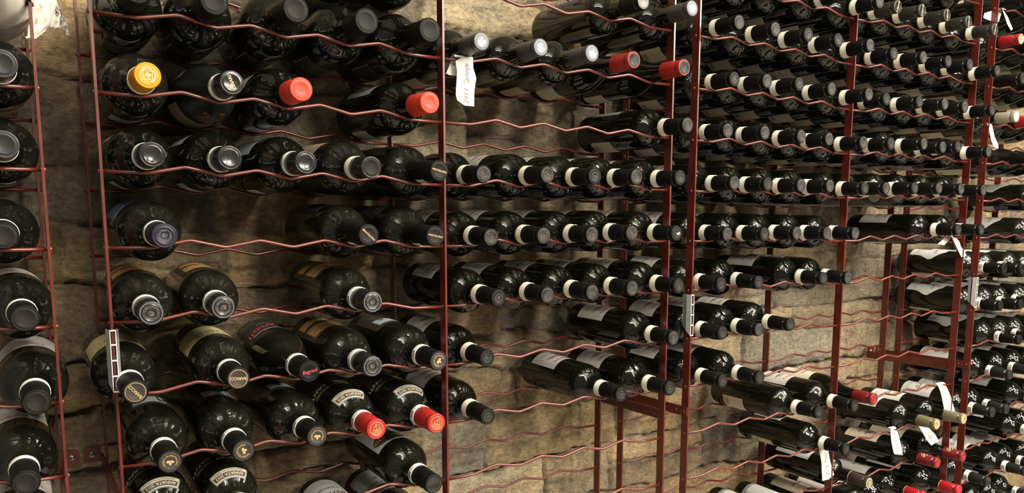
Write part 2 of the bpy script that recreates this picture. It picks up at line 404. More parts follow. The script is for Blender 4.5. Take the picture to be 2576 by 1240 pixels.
# ------------------------------------------------------------------ bottles
GLASS = mat('dark_bottle_glass', (0.0034, 0.0036, 0.0022), 0.045, bump=0.05, bscale=26, spec=0.55)
GLASS_D = mat('dusty_bottle_glass', (0.0050, 0.0048, 0.0030), 0.07, noise=0.35, nscale=26, bump=0.07, bscale=32, spec=0.5)
GLASS_M = mat('matte_black_glass', (0.0075, 0.0085, 0.008), 0.40, spec=0.4)
BLACK = mat('black_capsule_foil', (0.0050, 0.0046, 0.0042), 0.50, spec=0.12)
BLACK_G = mat('glossy_black_capsule', (0.012, 0.011, 0.011), 0.24, spec=0.6)
CHAR = mat('charcoal_capsule', (0.0065, 0.006, 0.0056), 0.55, spec=0.10)
SLATE = mat('slate_grey_capsule', (0.055, 0.053, 0.058), 0.42, 0.25)
SILVER = mat('brushed_silver_foil', (0.12, 0.13, 0.15), 0.5, 0.1, spec=0.3)
PEWTER = mat('dusty_pewter_foil', (0.029, 0.0265, 0.0232), 0.55, 0.0, noise=0.7, nscale=130, bump=0.5, bscale=260, spec=0.15)
PEWTER_L = mat('pewter_highlight', (0.066, 0.060, 0.052), 0.5, 0.0, spec=0.2)
GREY_E = mat('grey_cap_end', (0.012, 0.0109, 0.0096), 0.6, 0.0, noise=0.2, nscale=90, spec=0.12)
BROWN_E = mat('dark_brown_cap_end', (0.036, 0.029, 0.025), 0.5, spec=0.2)
NAVY = mat('navy_capsule', (0.014, 0.0125, 0.022), 0.4, spec=0.25)
CORAL = mat('coral_red_wax_capsule', 'c93c29', 0.5, spec=0.3)
RED_C = mat('red_capsule', '94201a', 0.42, spec=0.4)
RED_D = mat('dark_red_capsule', '631317', 0.40, spec=0.5)
RED_B = mat('bright_red_capsule', '92171a', 0.38, spec=0.5)
YEL = mat('golden_yellow_capsule', 'bd7a10', 0.5, spec=0.3)
YEL_W = mat('pale_yellow_print', 'f7e9a0', 0.6)
GOLD = mat('gold_print', (0.46, 0.33, 0.15), 0.5, 0.2)
GOLD_C = mat('pale_gold_capsule', (0.155, 0.13, 0.068), 0.45, 0.2)
GOLD_E = mat('pale_gold_cap_end', (0.38, 0.31, 0.17), 0.45, 0.2)
STONE_C = mat('stone_grey_capsule', (0.24, 0.225, 0.17), 0.55, spec=0.25)
CREAM_E = mat('cream_cap_end', (0.72, 0.66, 0.46), 0.5)
BRN_C = mat('brown_black_capsule', (0.022, 0.015, 0.011), 0.5)
BAND = mat('cream_paper_band', (0.74, 0.70, 0.58), 0.75, noise=0.06, nscale=300)
BAND_W = mat('white_paper_band', (0.76, 0.75, 0.69), 0.75, noise=0.06, nscale=300)
BAND_E = mat('band_gold_edge', (0.36, 0.29, 0.12), 0.5)
INK = mat('black_ink', (0.03, 0.028, 0.026), 0.7)
INK_G = mat('grey_ink', (0.24, 0.22, 0.20), 0.7)
INK_R = mat('red_ink', (0.36, 0.045, 0.045), 0.7)
INK_W = mat('white_ink', (0.62, 0.60, 0.54), 0.6)
INK_GOLD = mat('gold_ink', (0.62, 0.54, 0.32), 0.5, 0.0)
INK_O = mat('rust_ink', (0.36, 0.10, 0.05), 0.6)
SKETCH = mat('sepia_ink', (0.15, 0.11, 0.09), 0.7)
P_WHITE = mat('white_label_paper', (0.44, 0.425, 0.39), 0.8, noise=0.03, nscale=90)
P_COOL = mat('cool_white_label_paper', (0.43, 0.425, 0.405), 0.8, noise=0.03, nscale=90)
P_CREAM = mat('cream_label_paper', (0.47, 0.42, 0.31), 0.7, noise=0.05, nscale=90)
P_OLIVE = mat('yellow_olive_label_paper', (0.46, 0.40, 0.19), 0.7, noise=0.06, nscale=90)
P_TAN = mat('tan_label_paper', (0.30, 0.22, 0.13), 0.7, noise=0.08, nscale=90)
P_GREY = mat('grey_label_paper', (0.22, 0.20, 0.165), 0.7, noise=0.06, nscale=90)
P_DARK = mat('black_label_paper', (0.018, 0.017, 0.016), 0.5)
P_DBRN = mat('dark_brown_label_paper', (0.040, 0.030, 0.022), 0.55)
P_SLATE = mat('slate_label_paper', (0.16, 0.165, 0.16), 0.6)
P_BLUE = mat('blue_label_paper', (0.07, 0.10, 0.16), 0.6, noise=0.4, nscale=60)
P_SKY = mat('pale_sky_print', (0.36, 0.43, 0.46), 0.6, noise=0.12, nscale=60)
P_GOLD = mat('ochre_gold_panel', (0.40, 0.22, 0.06), 0.5, noise=0.2, nscale=90)
P_ORANGE = mat('terracotta_panel', (0.40, 0.17, 0.07), 0.6)

class Geo:
    def __init__(s, L, R, rn, tn, ts, q, cs):        # q: axial reach of the two handles of the shoulder curve
        s.L, s.R, s.rn, s.tn, s.ts, s.cs = L, R, rn, tn, ts, cs; l = ts-tn; s.tab = []
        for i in range(41):
            t = i/40; w = ((1-t)**3, 3*t*(1-t)**2, 3*t*t*(1-t), t**3)
            s.tab.append((ts-(w[1]*q[0]+w[2]*q[1]+w[3])*l, (w[0]+w[1])*R+w[2]*(rn+q[2])+w[3]*rn))
    def r_t(s, t):                      # radius at distance t from the tip
        if t <= s.tn: return 0.0136*s.cs+(s.rn-0.0136*s.cs)*t/s.tn
        if t >= s.ts: return s.R
        for (a, ra), (c, rc) in zip(s.tab, s.tab[1:]):
            if c <= t <= a: return rc+(ra-rc)*(t-c)/max(a-c, 1e-9)
        return s.R
    def r_z(s, z): return s.r_t(s.L-z)
    def glass(s, m):
        R, L = s.R, s.L
        p = [(0.0005, .016), (R*.3, .015), (R*.58, .008), (R*.74, .0012), (R*.86, .0002), (R*.945, .0025), (R*.985, .007), (R, .014)]
        p += [(R, L-s.ts-0.03), (R, L-s.ts-0.004)]
        for t, r in s.tab[::2]: p.append((r, L-t))
        p += [(s.r_t(s.tn*.6), L-s.tn*.6), (s.r_t(0.03), L-0.03), (s.r_t(0.003), L-0.003)]
        b = MB(); b.lathe(p, m, 48, cap1=True); return b
BDX = Geo(0.295, 0.0392, 0.0156, 0.074, 0.120, (.70, .48, .003), 0.96)
BDL = Geo(0.295, 0.0425, 0.0168, 0.072, 0.124, (.70, .48, .003), 1.08)
MAG = Geo(0.300, 0.0455, 0.0188, 0.074, 0.130, (.68, .48, .003), 1.20)
BUR = Geo(0.295, 0.0420, 0.0165, 0.062, 0.165, (.42, .55, .004), 1.06)
BUS = Geo(0.295, 0.0395, 0.0158, 0.062, 0.160, (.42, .55, .004), 0.98)

def capsule(g, m, length=0.051, lip=True, ring_m=None):
    c = g.cs; L = g.L; b = MB()
    p = [(g.r_t(length)+0.0006, L-length), (g.r_t(length)+0.0009, L-length+.0006), (0.0145*c, L-.016)]
    if lip: p += [(0.0142*c, L-.0128), (0.0137*c, L-.0118), (0.0137*c, L-.0106), (0.0149*c, L-.0094), (0.0151*c, L-.0085)]
    p += [(0.0149*c, L-.0022), (0.0146*c, L-.0009), (0.0138*c, L-.0001), (0.0132*c, L), (0.0128*c, L-.0004)]
    b.lathe(p, m, 36)
    if ring_m:
        b.lathe([(g.r_t(length)+.0010, L-length+.0002), (g.r_t(length)+.0011, L-length+.0022)], ring_m, 36)
    return b
def cap_end(g, m, deco=None):
    b = MB(); r = 0.0130*g.cs; z = g.L-.0004
    b.lathe([(0.0001, z), (r*.72, z), (r*.75, z+.0003), (r*.80, z+.0003), (r*.83, z), (r, z)], m, 36)
    if deco: deco(b, r, z+.0002)
    return b
def band(g, m, t0, t1, edge=True, letters=None, seed=0):
    b = MB(); L = g.L; k = 6
    f = lambda t: g.r_t(t)+0.0013
    b.lathe([(f(t1)-.0005, L-t1)]+[(f(t1+(t0-t1)*i/k), L-(t1+(t0-t1)*i/k)) for i in range(k+1)]+[(f(t0)-.0005, L-t0)], m, 36)
    if edge:
        for ta, tb in ((t1-.0002, t1-.0014), (t0+.0014, t0+.0002)): b.lathe([(f(ta)+.0002, L-ta), (f(tb)+.0002, L-tb)], BAND_E, 36)
    if letters:
        sh = Sheet(b, surf_fn(lambda z: g.r_z(z)+.0013, f((t0+t1)/2)))
        sh.text(letters, (t1-t0)*.42, 0, L-(t0+t1)/2, INK_G, lift=.0003)
        sh.grid(.018, .030, L-t1+.002, L-t0-.002, INK_G, 3, 1, .0003); sh.grid(-.030, -.022, L-t1+.003, L-t0-.003, INK_G, 3, 1, .0003)
    return b

# --- artwork of the cap ends
def dots(b, r, z, m=PEWTER_L, n=2):
    for k in range(n):
        a = math.pi*k+.5; x, y = r*.33*math.cos(a), r*.33*math.sin(a)
        b.add([(x+r*.06*math.cos(q), y+r*.06*math.sin(q), z+.0002) for q in [i*math.pi/4 for i in range(8)]], [tuple(range(8))], m)
def flat(b, z): return Sheet(b, lambda x, y, lift: (x, y, z+.0002))
def e_emboss(b, r, z, m=PEWTER_L, word='MONTALCINO * TOSCANA'):
    ring_text(b, word, r*.26, r*.50, z+.0003, 2.6, m, .02); s = flat(b, z+.0001)
    for k in range(4):
        q = [(r*.06*k*math.cos(t*.7+k)-r*.05, r*.06*k*math.sin(t*.7+k)*1.3) for t in range(8)]; s.stroke(q, r*.045, m)
def e_coral(b, r, z):
    m = mat('coral_relief', 'b8331f', .5); ring(b, r*.60, r*.64, z+.0004, m); ring_text(b, 'PODERE * ROSSO * TOSCANA', r*.2, r*.68, z+.0005, 2.5, m)
    s = flat(b, z+.0002); s.text('R', r*.7, 0, 0, m, math.pi*.9)
def e_silver(b, r, z):
    m = mat('silver_relief', (.42, .42, .42), .3, .7); ring(b, r*.58, r*.62, z+.0004, m); s = flat(b, z+.0002)
    for k in range(7):
        x = -r*.42+r*.14*k; s.stroke([(x, -r*.4), (x+r*.1, 0), (x-r*.05, r*.25), (x+r*.12, r*.42)], r*.05, m)
def e_text(word, size, m, ang, dot=False, ringm=None, weight=.02, shear=0):
    def f(b, r, z):
        s = flat(b, z+.0001); s.text(word, r*size, 0, 0, m, ang, shear, weight)
        if dot: dots(b, r, z)
        if ringm: ring(b, r*.85, r*.89, z+.0004, ringm)
    return f
def e_yellow(b, r, z):
    ring_text(b, 'MANZONE', r*.27, r*.62, z+.0005, -1.13, YEL_W, .03); ring_text(b, 'GIOVANNI', r*.25, r*.62, z+.0005, 2.97, YEL_W, .03)
    s = flat(b, z+.0002); a = r*.40; q = [(-a, -a*.9), (a*.9, -a), (a, a*.9), (-a*.9, a), (-a, -a*.9)]; s.stroke(q, r*.05, YEL_W); s.text('M', r*.55, 0, 0, YEL_W, math.pi*.78, 0, .04)
def e_leaf(rot):
    def f(b, r, z):
        s = flat(b, z+.0002); c0, s0 = math.cos(rot), math.sin(rot)
        for a, l in ((0.0, .5), (1.05, .42), (-1.05, .42)):
            pts = []
            for t in [i/6 for i in range(7)]: pts.append((l*r*t, .13*r*math.sin(math.pi*t)))
            for t in [1-i/6 for i in range(1, 6)]: pts.append((l*r*t, -.13*r*math.sin(math.pi*t)))
            q = [(x*math.cos(a)-y*math.sin(a)-.12*r, x*math.sin(a)+y*math.cos(a)) for x, y in pts]
            s.blob([(x*c0-y*s0, x*s0+y*c0) for x, y in q], GOLD)
        ring_text(b, 'SOCIETA DI MONTALCINO', r*.22, r*.60, z+.0004, rot+math.pi, GOLD, .01)
    return f
def e_seal(b, r, z):
    m = GOLD; ring(b, r*.74, r*.78, z+.0003, m); ring_text(b, 'BRUNELLO DI MONTALCINO * GREPPO', r*.15, r*.58, z+.0004, 2.4, m)
    s = flat(b, z+.0002); s.stroke([(-r*.36, r*.42), (r*.36, r*.42), (r*.38, -r*.1), (0, -r*.5), (-r*.38, -r*.1), (-r*.36, r*.42)], r*.06, m)
    s.stroke([(0, r*.4), (0, -r*.45)], r*.05, m); s.stroke([(-r*.36, 0.02*r), (r*.36, 0.02*r)], r*.05, m)
    for sx in (-1, 1): s.stroke([(sx*r*.18+r*.1*math.cos(t), r*.2+r*.1*math.sin(t)) for t in [i*.9 for i in range(8)]], r*.05, m)
def e_ringgold(b, r, z): ring(b, r*.6, r*.68, z+.0003, BRN_C); e_emboss(b, r*.8, z, INK, 'BORDEAUX')
def e_red(b, r, z):
    m = mat('red_relief', 'd84a44', .35); ring(b, r*.62, r*.68, z+.0003, m); s = flat(b, z+.0001); s.text('B', r*.9, 0, 0, m, 2.4)
def e_goldbar(b, r, z): s = flat(b, z+.0001); s.text('BRUNELLO', r*.42, 0, 0, GOLD, math.pi*.58, 0, .02)

# --- labels.  x runs round the bottle, y up from its base
def label_on(g, back=False): 
    b = MB(); return b, Sheet(b, cyl_fn(g.R, back))
def l_white(g):
    b, s = label_on(g); s.grid(-.037, .037, .040, .122, P_WHITE, 18, 1)
    s.text('Valliera', .0140, 0, .109, INK_R, weight=.008)
    s.blob([(-.018, .083), (-.006, .086), (.012, .087), (.024, .082), (.010, .080), (-.010, .079)], SKETCH)
    for k in range(5): s.stroke([(-.012+k*.006, .086), (-.013+k*.006, .093+.002*(k % 2)), (-.008+k*.006, .091)], .0012, SKETCH)
    s.text('BRUNELLO DI\nMONTALCINO', .0064, 0, .060, INK_G, weight=.012); s.stroke([(-.022, .0505), (.022, .0505)], .0007, INK_G)
    s.text('2013', .004, 0, .046, INK_G); return b
def l_back(g, m=None, x=.027, y0=.045, y1=.108, lines=6, ink=None):
    b, s = label_on(g, True); s.grid(-x, x, y0, y1, m or P_CREAM, 12, 1); ink = ink or INK_G
    for k in range(lines):
        y = y1-.006-(y1-y0-.03)*k/max(lines, 1); s.stroke([(-x*.8, y), (x*(.3+.5*((k*37) % 10)/10), y)], .0011, ink)
    s.grid(-x*.7, -x*.05, y0+.005, y0+.017, ink, 4, 1, .0006); s.text('L', .012, x*.5, y0+.012, ink)
    return b
def l_back_dark(g):
    b, s = label_on(g, True); s.grid(-.034, .034, .070, .140, P_DARK, 14, 1); e = mat('pale_label_edge', (.34, .32, .28), .6)
    s.stroke([(-.034, .1398), (.034, .1398)], .0009, e); s.stroke([(-.034, .070), (-.034, .140)], .0009, e)
    s.text('. . . . . . . . . . . . .', .006, 0, .133, INK_W, weight=.03)
    for k in range(6): s.stroke([(-.026, .124-.006*k), (.014+.002*(k % 3), .124-.006*k)], .0009, mat('dim_print', (.14, .13, .12), .6))
    return b
def l_plain(g, m, x=.046, y0=.04, y1=.145, back=False, word=None, ink=None, size=.008):
    b, s = label_on(g, back); s.grid(-x, x, y0, y1, m, 16, 1)
    if word: s.text(word, size, 0, (y0+y1)/2+.01, ink or INK, weight=.01)
    for k in range(3): s.stroke([(-x*.55, y0+.012+k*.006), (x*.55, y0+.012+k*.006)], .0008, ink or INK_G)
    return b
def l_blue(g):
    b, s = label_on(g); s.grid(-.045, .045, .05, .145, P_BLUE, 18, 1); w = mat('pale_blue_brush', (.34, .42, .52), .6); r = random.Random(4)
    for k in range(16): x = -.04+.005*k; s.stroke([(x, .09+r.uniform(0, .04)), (x+.014, .105+r.uniform(0, .036)), (x+.02, .138)], .0011, w)
    return b
def l_goldblock(g):
    b, s = label_on(g); s.grid(-.038, .038, .036, .146, P_DBRN, 16, 1); s.grid(-.029, .029, .088, .136, P_GOLD, 12, 1, .0006); s.grid(-.029, .029, .046, .074, P_GOLD, 12, 1, .0006)
    s.text('BRUNELLO\nDI MONTALCINO', .0062, 0, .122, INK, lift=.0009, weight=.01); s.text('. . . . . . . . .', .006, 0, .081, INK_W, weight=.02)
    r = random.Random(3)
    for k in range(26): x, y = r.uniform(-.024, .022), r.uniform(.091, .110); s.stroke([(x, y), (x+.002, y+.001)], .0012, INK, .0009)
    return b
def l_olive(g):
    b, s = label_on(g); s.grid(-.056, .056, .068, .153, P_OLIVE, 20, 1); s.text('BRUNELLO DI MONTALCINO', .0062, 0, .144, INK, weight=.012); s.text('BARICCI', .013, 0, .120, INK, weight=.01, shear=.3)
    s.text('ROSSO', .006, 0, .086, INK_G)
    for x in (-.049, -.052): s.stroke([(x, .072), (x, .149)], .0008, SKETCH)
    s.scribble(-.02, .03, .132, .003, SKETCH, 12, 3); return b
def l_script(g):
    b, s = label_on(g); s.grid(-.048, .048, .045, .125, P_DARK, 20, 1); m = mat('bright_red_script', (.55, .06, .06), .5)
    s.text('Bugnoli', .030, -.004, .088, m, .28, .35, .0); s.text('ROSSO DI MONTALCINO', .0062, 0, .116, INK_W, weight=.012); s.text('VENDEMMIA', .005, 0, .060, INK_W); return b
def l_leaf(g):
    b, s = label_on(g); s.grid(-.038, .038, .035, .135, P_DBRN, 16, 1); s.grid(-.024, .024, .088, .122, P_SKY, 12, 1, .0006)
    s.blob([(-.024, .088), (-.012, .088), (-.012, .112), (-.016, .118), (-.024, .112)], P_DBRN, .0009); s.blob([(.004, .088), (.014, .088), (.014, .098), (.009, .104), (.004, .098)], SKETCH, .0009)
    e = mat('dim_bronze_print', (.12, .095, .06), .5)
    s.text('BRUNELLO DI MONTALCINO', .0056, 0, .128, e, weight=.01); s.text('COLLINA', .010, 0, .066, e, weight=.01); return b
def l_santi(g):
    b, s = label_on(g); s.grid(-.046, .046, .035, .143, P_DARK, 20, 1); s.text('BIONDI - SANTI', .0150, 0, .118, INK_GOLD, weight=.012)
    s.text('BRUNELLO DI MONTALCINO', .0066, 0, .135, INK_GOLD, weight=.012); s.stroke([(-.042, .1270), (.042, .1270)], .0006, INK_GOLD); s.stroke([(-.045, .1415), (.045, .1415)], .0006, INK_GOLD)
    s.text('ANNATA', .006, 0, .080, INK_GOLD); s.stroke([(-.03, .098), (.004, .098)], .0006, INK_GOLD); s.text('TENUTA GREPPO', .0055, -.004, .068, INK_GOLD)
    s.blob([(.004+.006*math.cos(t), .095+.006*math.sin(t)) for t in [i*.63 for i in range(10)]], mat('blue_crest', (.05, .05, .16), .5)); return b
def l_annata(g):
    """curved year sticker on the shoulder"""
    b = MB(); zc = g.L-.1020; s = Sheet(b, surf_fn(g.r_z, .030))
    s.grid(-.0225, .0225, zc-.0082, zc+.0082, P_SLATE, 18, 6, .0006); s.grid(-.0211, .0211, zc-.0070, zc+.0071, P_CREAM, 18, 6, .0009); s.grid(-.0200, .0200, zc-.0002, zc+.0063, P_DBRN, 18, 4, .0012)
    s.text('ANNATA 2012', .0055, 0, zc+.0030, P_CREAM, lift=.0015, weight=.02); s.text('BOTTIGLIA No 60914', .0034, 0, zc-.0036, INK, lift=.0012); return b
def l_arch(g):
    b, s = label_on(g); s.grid(-.042, .042, .045, .161, P_COOL, 16, 1); pts = [(.037*math.cos(t), .135+.021*math.sin(t)) for t in [i*math.pi/10 for i in range(21)]]
    s.blob(pts, mat('dark_olive_oval', (.07, .055, .03), .6), .0006); s.text('Cosimo', .021, 0, .136, P_CREAM, 0, .25, .0, .0009); s.text('ROSSO', .007, 0, .07, INK); return b
def l_cannubi(w1, w2, oval):
    def f(g):
        b, s = label_on(g); s.grid(-.042, .042, .028, .135, P_COOL, 18, 1); s.text(w1, .0085, 0, .072, INK, weight=.02); s.text(w2, .019, 0, .098, INK, 0, .35, 0)
        for y in (.045, .050, .056, .083): s.stroke([(-.034, y), (.034, y)], .0006, INK_G)
        if oval: s.blob([(.026*math.cos(t), .118+.012*math.sin(t)) for t in [i*.42 for i in range(15)]], INK); s.text(oval, .0065, 0, .118, P_COOL, lift=.0009, weight=.02)
        return b
    return f
def l_swirl(g):
    b, s = label_on(g); half = lambda y: (-.040+max(0, y-.105)**1.2*1.05-.012*math.exp(-((y-.10)/.02)**2), .040-max(0, y-.105)**1.2*1.05+.012*math.exp(-((y-.10)/.02)**2))
    s.grid(0, 0, .038, .140, P_COOL, 16, 12, .0004, half); pts = [((.004+.0023*t)*math.cos(t*1.25), .100+(.004+.0023*t)*math.sin(t*1.25)*.75) for t in [i*.25 for i in range(34)]]
    s.stroke(pts, .0012, INK_G); s.text('Gnaro', .020, .004, .104, SKETCH, .3, .3); s.text('BRUNELLO\nDI MONTALCINO', .0085, 0, .062, INK_G, weight=.012); s.stroke([(-.026, .050), (.026, .050)], .0007, INK_G); return b
def l_nero(g):
    b, s = label_on(g); s.grid(-.044, .044, .040, .130, P_WHITE, 18, 1); s.blob([(.016*math.cos(t)+.004, .110+.012*math.sin(t)) for t in [i*.5 for i in range(13)]], P_TAN)
    s.text('Nero', .026, -.006, .082, INK, .2, .35); s.text('BRUNELLO DI MONTALCINO', .0055, 0, .056, INK_G); s.scribble(-.02, .025, .112, .008, SKETCH, 10, 5); return b
def l_torre(g):
    b, s = label_on(g); s.grid(-.042, .042, .040, .130, P_CREAM, 18, 1); s.text('TORRES', .013, 0, .100, INK, weight=.01); s.text('CONZ 2', .0085, 0, .084, INK); s.text('Selles', .011, 0, .070, INK_R, 0, .3)
    s.blob([(.010*math.cos(t), .117+.008*math.sin(t)) for t in [i*.5 for i in range(13)]], P_GOLD); s.stroke([(-.035, .055), (.03, .055)], .0008, INK_R); return b
def l_crest(g):
    b, s = label_on(g); s.grid(-.042, .042, .040, .142, P_COOL, 18, 1); r = random.Random(8)
    for k in range(34): a = r.uniform(0, 6.3); q = r.uniform(.002, .013); s.stroke([(q*math.cos(a), .106+q*math.sin(a)*.9), (q*math.cos(a+.6)+.002, .107+q*math.sin(a+.6)*.9)], .0010, SKETCH)
    s.text('CHATEAU', .010, 0, .078, INK_G); s.stroke([(-.02, .052), (.02, .052)], .0006, INK_G); s.scribble(-.022, .022, .062, .003, INK_G, 10, 2); return b
def l_draw(g):
    b, s = label_on(g); s.grid(-.042, .042, .040, .138, P_CREAM, 18, 1)
    for k in range(5): s.grid(-.018+k*.008, -.013+k*.008, .094, .108+.003*(k % 2), SKETCH, 1, 1, .0006)
    s.blob([(-.022, .092), (.022, .092), (.026, .098), (-.026, .098)], SKETCH); s.text('DOMAINE', .010, 0, .074, INK, weight=.01); s.text('BORDEAUX', .005, 0, .058, INK_G); s.stroke([(-.036, .128), (.036, .128)], .0008, INK_G); return b
def l_swoosh(g):
    b, s = label_on(g); s.grid(-.042, .042, .030, .140, P_COOL, 18, 1); s.text('NR', .009, -.004, .078, INK); s.stroke([(.028*math.cos(t)-.02, .062+.012*math.sin(t)) for t in [i*.2 for i in range(5, 27)]], .0012, INK_O)
    for k in range(7): s.grid(-.016+k*.005, -.0135+k*.005, .110, .122+.003*(k % 3), SKETCH, 1, 1, .0006)
    s.stroke([(-.018, .108), (.020, .108)], .0012, SKETCH); return b
def l_rouer(word):
    def f(g):
        b, s = label_on(g); s.grid(-.040, .040, .038, .140, P_WHITE, 18, 1); s.stroke([(-.037, .041), (.037, .041), (.037, .137), (-.037, .137), (-.037, .041)], .0012, INK_G); s.text(word, .012, 0, .088, INK, weight=.02)
        s.blob([(-.012, .098), (.012, .098), (.009, .112), (-.009, .112)], SKETCH); s.scribble(-.02, .02, .066, .003, INK_G, 9, 4); return b
    return f
def l_border(word):
    def f(g):
        b, s = label_on(g); s.grid(-.045, .045, .030, .140, P_SLATE, 18, 1); s.grid(-.037, .037, .040, .130, P_COOL, 16, 1, .0006); s.text(word, .011, 0, .080, INK_G, weight=.01); s.scribble(-.02, .02, .06, .003, INK_G, 9, 6); return b
    return f
def l_tanscript(g):
    b, s = label_on(g, True); s.grid(-.044, .044, .045, .14, P_GREY, 18, 1); s.text('Agosto del', .017, 0, .105, INK, 0, .3); s.text('Brunello 2012', .010, 0, .085, INK, 0, .3)
    for k in range(3): s.stroke([(-.02, .07-.005*k), (.02, .07-.005*k)], .0008, INK)
    return b
def l_whitescript(g):
    b, s = label_on(g); s.grid(-.040, .040, .05, .15, P_SLATE if False else mat('graphite_label', (.05, .05, .052), .6), 18, 1)
    for k, (x, y) in enumerate([(-.026, .075), (-.018, .09), (.0, .10), (-.03, .105)]): s.text(['Th', 'fe', 'rio', 'li'][k], .014, x, y, INK_W, .2, .3)
    s.stroke([(-.036, .12), (.03, .142)], .0012, INK_W); return b
def l_scratch(g):
    b, s = label_on(g, True); s.grid(-.050, .050, .055, .125, P_TAN, 18, 1); s.text('AMARONE', .008, .03, .11, INK); r = random.Random(2)
    return b
def l_scratch_side(g):
    b = MB(); s = Sheet(b, surf_fn(g.r_z, .036, True))
    for x0, seed in ((-.006, 1), (.016, 2)):
        r = random.Random(seed); y = .160
        for k in range(3):
            pts = [(x0+r.uniform(-.004, .004)+.004*math.sin(i*1.3+k), y+.004*i-.012) for i in range(9)]; s.stroke(pts, .0013, INK_O)
    return b

# --- bottle kinds: geometry, glass, capsule, cap end, neck band, labels
T = {}
def kind(name, geo, glass, cap, end, deco=None, bnd=None, front=None, back=None, extra=None, capring=None, caplen=.051, words='', grp=None):
    T[name] = dict(geo=geo, glass=glass, cap=cap, end=end, deco=deco, bnd=bnd, front=front, back=back, extra=extra, capring=capring, caplen=caplen, words=words, grp=grp or name, cache=None)
bv = lambda g: band(g, BAND, .0505, .0655, True)
bw = lambda g: band(g, BAND_W, .0505, .0615, False, 'Brunello DOCG')
bc = lambda g: band(g, BAND, .0505, .0640, False, 'IT DOCG IT')
wl = l_white; lb = l_back
kind('V', BDX, GLASS, BLACK, PEWTER, e_emboss, bv, wl, lb, words='black-capped cream-banded wine bottle', grp='black-capped bottles with cream neck bands')
kind('V2', BDX, GLASS, BLACK, GREY_E, lambda b, r, z: e_emboss(b, r, z, mat('soft_grey_relief', (.07, .066, .06), .5)), bv, wl, lb, words='black-capped cream-banded wine bottle', grp='black-capped bottles with cream neck bands')
kind('VG', BDX, GLASS, mat('olive_black_capsule', (.017, .0165, .011), .5), BLACK, e_goldbar, bv, wl, lb, words='gold-stamped black-capped wine bottle', grp='gold-stamped black-capped bottles')
kind('A0', MAG, GLASS, CHAR, GREY_E, None, None, None, l_back_dark, words='thick charcoal-capped wine bottle', grp='thick charcoal-capped bottles')
kind('YEL', BDL, GLASS_D, YEL, YEL, e_yellow, bw, lambda g: l_plain(g, P_COOL), lambda g: l_back(g, P_COOL), words='golden-yellow-capped wine bottle', grp='bottles with coloured caps')
kind('CES', BUR, GLASS_M, BLACK_G, BLACK_G, e_text('CESARI', .44, GOLD, -.87, True), bw, lambda g: l_plain(g, P_GREY), l_scratch, l_scratch_side, words='matte black bottle with gold-lettered cap', grp='dark bottles with lettered caps')
kind('COR', BDL, GLASS, CORAL, CORAL, e_coral, None, lambda g: l_plain(g, P_COOL, word='ROSSO'), lambda g: l_back(g, P_COOL), words='coral-red-capped wine bottle', grp='bottles with coloured caps')
kind('BLK', BDL, GLASS, BLACK_G, BLACK_G, lambda b, r, z: (ring_text(b, 'BRUNELLO', r*.22, r*.60, z+.0004, 2.2, GREY_E), ring(b, r*.88, r*.93, z+.0004, GREY_E)), bw, lambda g: l_plain(g, mat('pale_blue_label', (.34, .37, .37), .7), word='BRUNELLO'), lambda g: l_back(g, P_COOL), words='glossy black-capped white-banded wine bottle', grp='glossy black-capped bottles')
kind('GEN', BDL, GLASS_D, BLACK_G, GREY_E, None, bv, lambda g: l_plain(g, P_TAN), None, words='wine bottle with plain grey cap', grp='dark bottles with lettered caps')
kind('MON', BDL, GLASS_D, CHAR, GREY_E, e_text('MONTALCINO', .27, GOLD, math.pi*.86), None, lambda g: l_plain(g, P_DARK, .03, .07, .15, word='Montosoli', ink=INK_W), lambda g: l_back(g, P_DBRN), lambda g: (lambda b: b)(band_strip(g)), words='charcoal-capped bottle with gold-lettered end', grp='dark bottles with lettered caps')
kind('NAV', BDL, GLASS_D, NAVY, NAVY, lambda b, r, z: e_emboss(b, r, z, mat('pale_violet_relief', (.10, .095, .11), .45)), bw, l_blue, lambda g: l_back(g, P_CREAM), words='navy-capped wine bottle with blue label', grp='dark bottles with lettered caps')
kind('GLD', BDL, GLASS_D, BLACK_G, BLACK_G, lambda b, r, z: (e_emboss(b, r*1.2, z, mat('bright_silver_relief', (.15, .143, .13), .35, .3)), ring(b, r*.92, r, z+.0004, SILVER)), bw, l_goldblock, None, words='silver-embossed black-capped wine bottle', grp='silver-embossed black-capped bottles')
kind('BAR', BDL, GLASS_D, BLACK, BROWN_E, e_text('BARICCI', .42, GOLD, 0, True, GOLD), lambda g: band(g, BAND_W, .0505, .0610, False, 'IHDOCC'), l_olive, lambda g: l_back(g, P_OLIVE), words='wine bottle with gold-ringed cap', grp='gold-ringed cap bottles')
kind('SCR', BUR, GLASS_D, BLACK, CHAR, e_text('Bugnoli', .55, mat('bright_red_script', (.55, .06, .06), .5), math.pi*1.12, True, None, .0, .3), bw, l_script, None, words='wine bottle with red-script cap', grp='dark bottles with lettered caps')
kind('LEF', BDL, GLASS_D, BLACK, BROWN_E, e_leaf(1.0), bw, l_leaf, lambda g: l_back(g, P_DBRN), words='wine bottle with gold-leaf cap', grp='gold-leaf cap bottles')
kind('SAN', BDL, GLASS_D, RED_C, RED_C, e_seal, bw, l_santi, None, l_annata, words='red-capped bottle with arched year sticker', grp='black-labelled bottles with arched year stickers')
kind('ARC', BDL, GLASS_D, BLACK, BLACK_G, None, bw, l_arch, lambda g: l_back(g, P_WHITE), words='black-capped bottle with oval-marked label', grp='white-labelled bottles on the lowest rails')
kind('CAN', BDL, GLASS_D, BLACK, BLACK_G, None, bw, l_cannubi('CANNUBI', 'Barolo', None), None, words='wine bottle with black-lettered white label', grp='white-labelled bottles on the lowest rails')
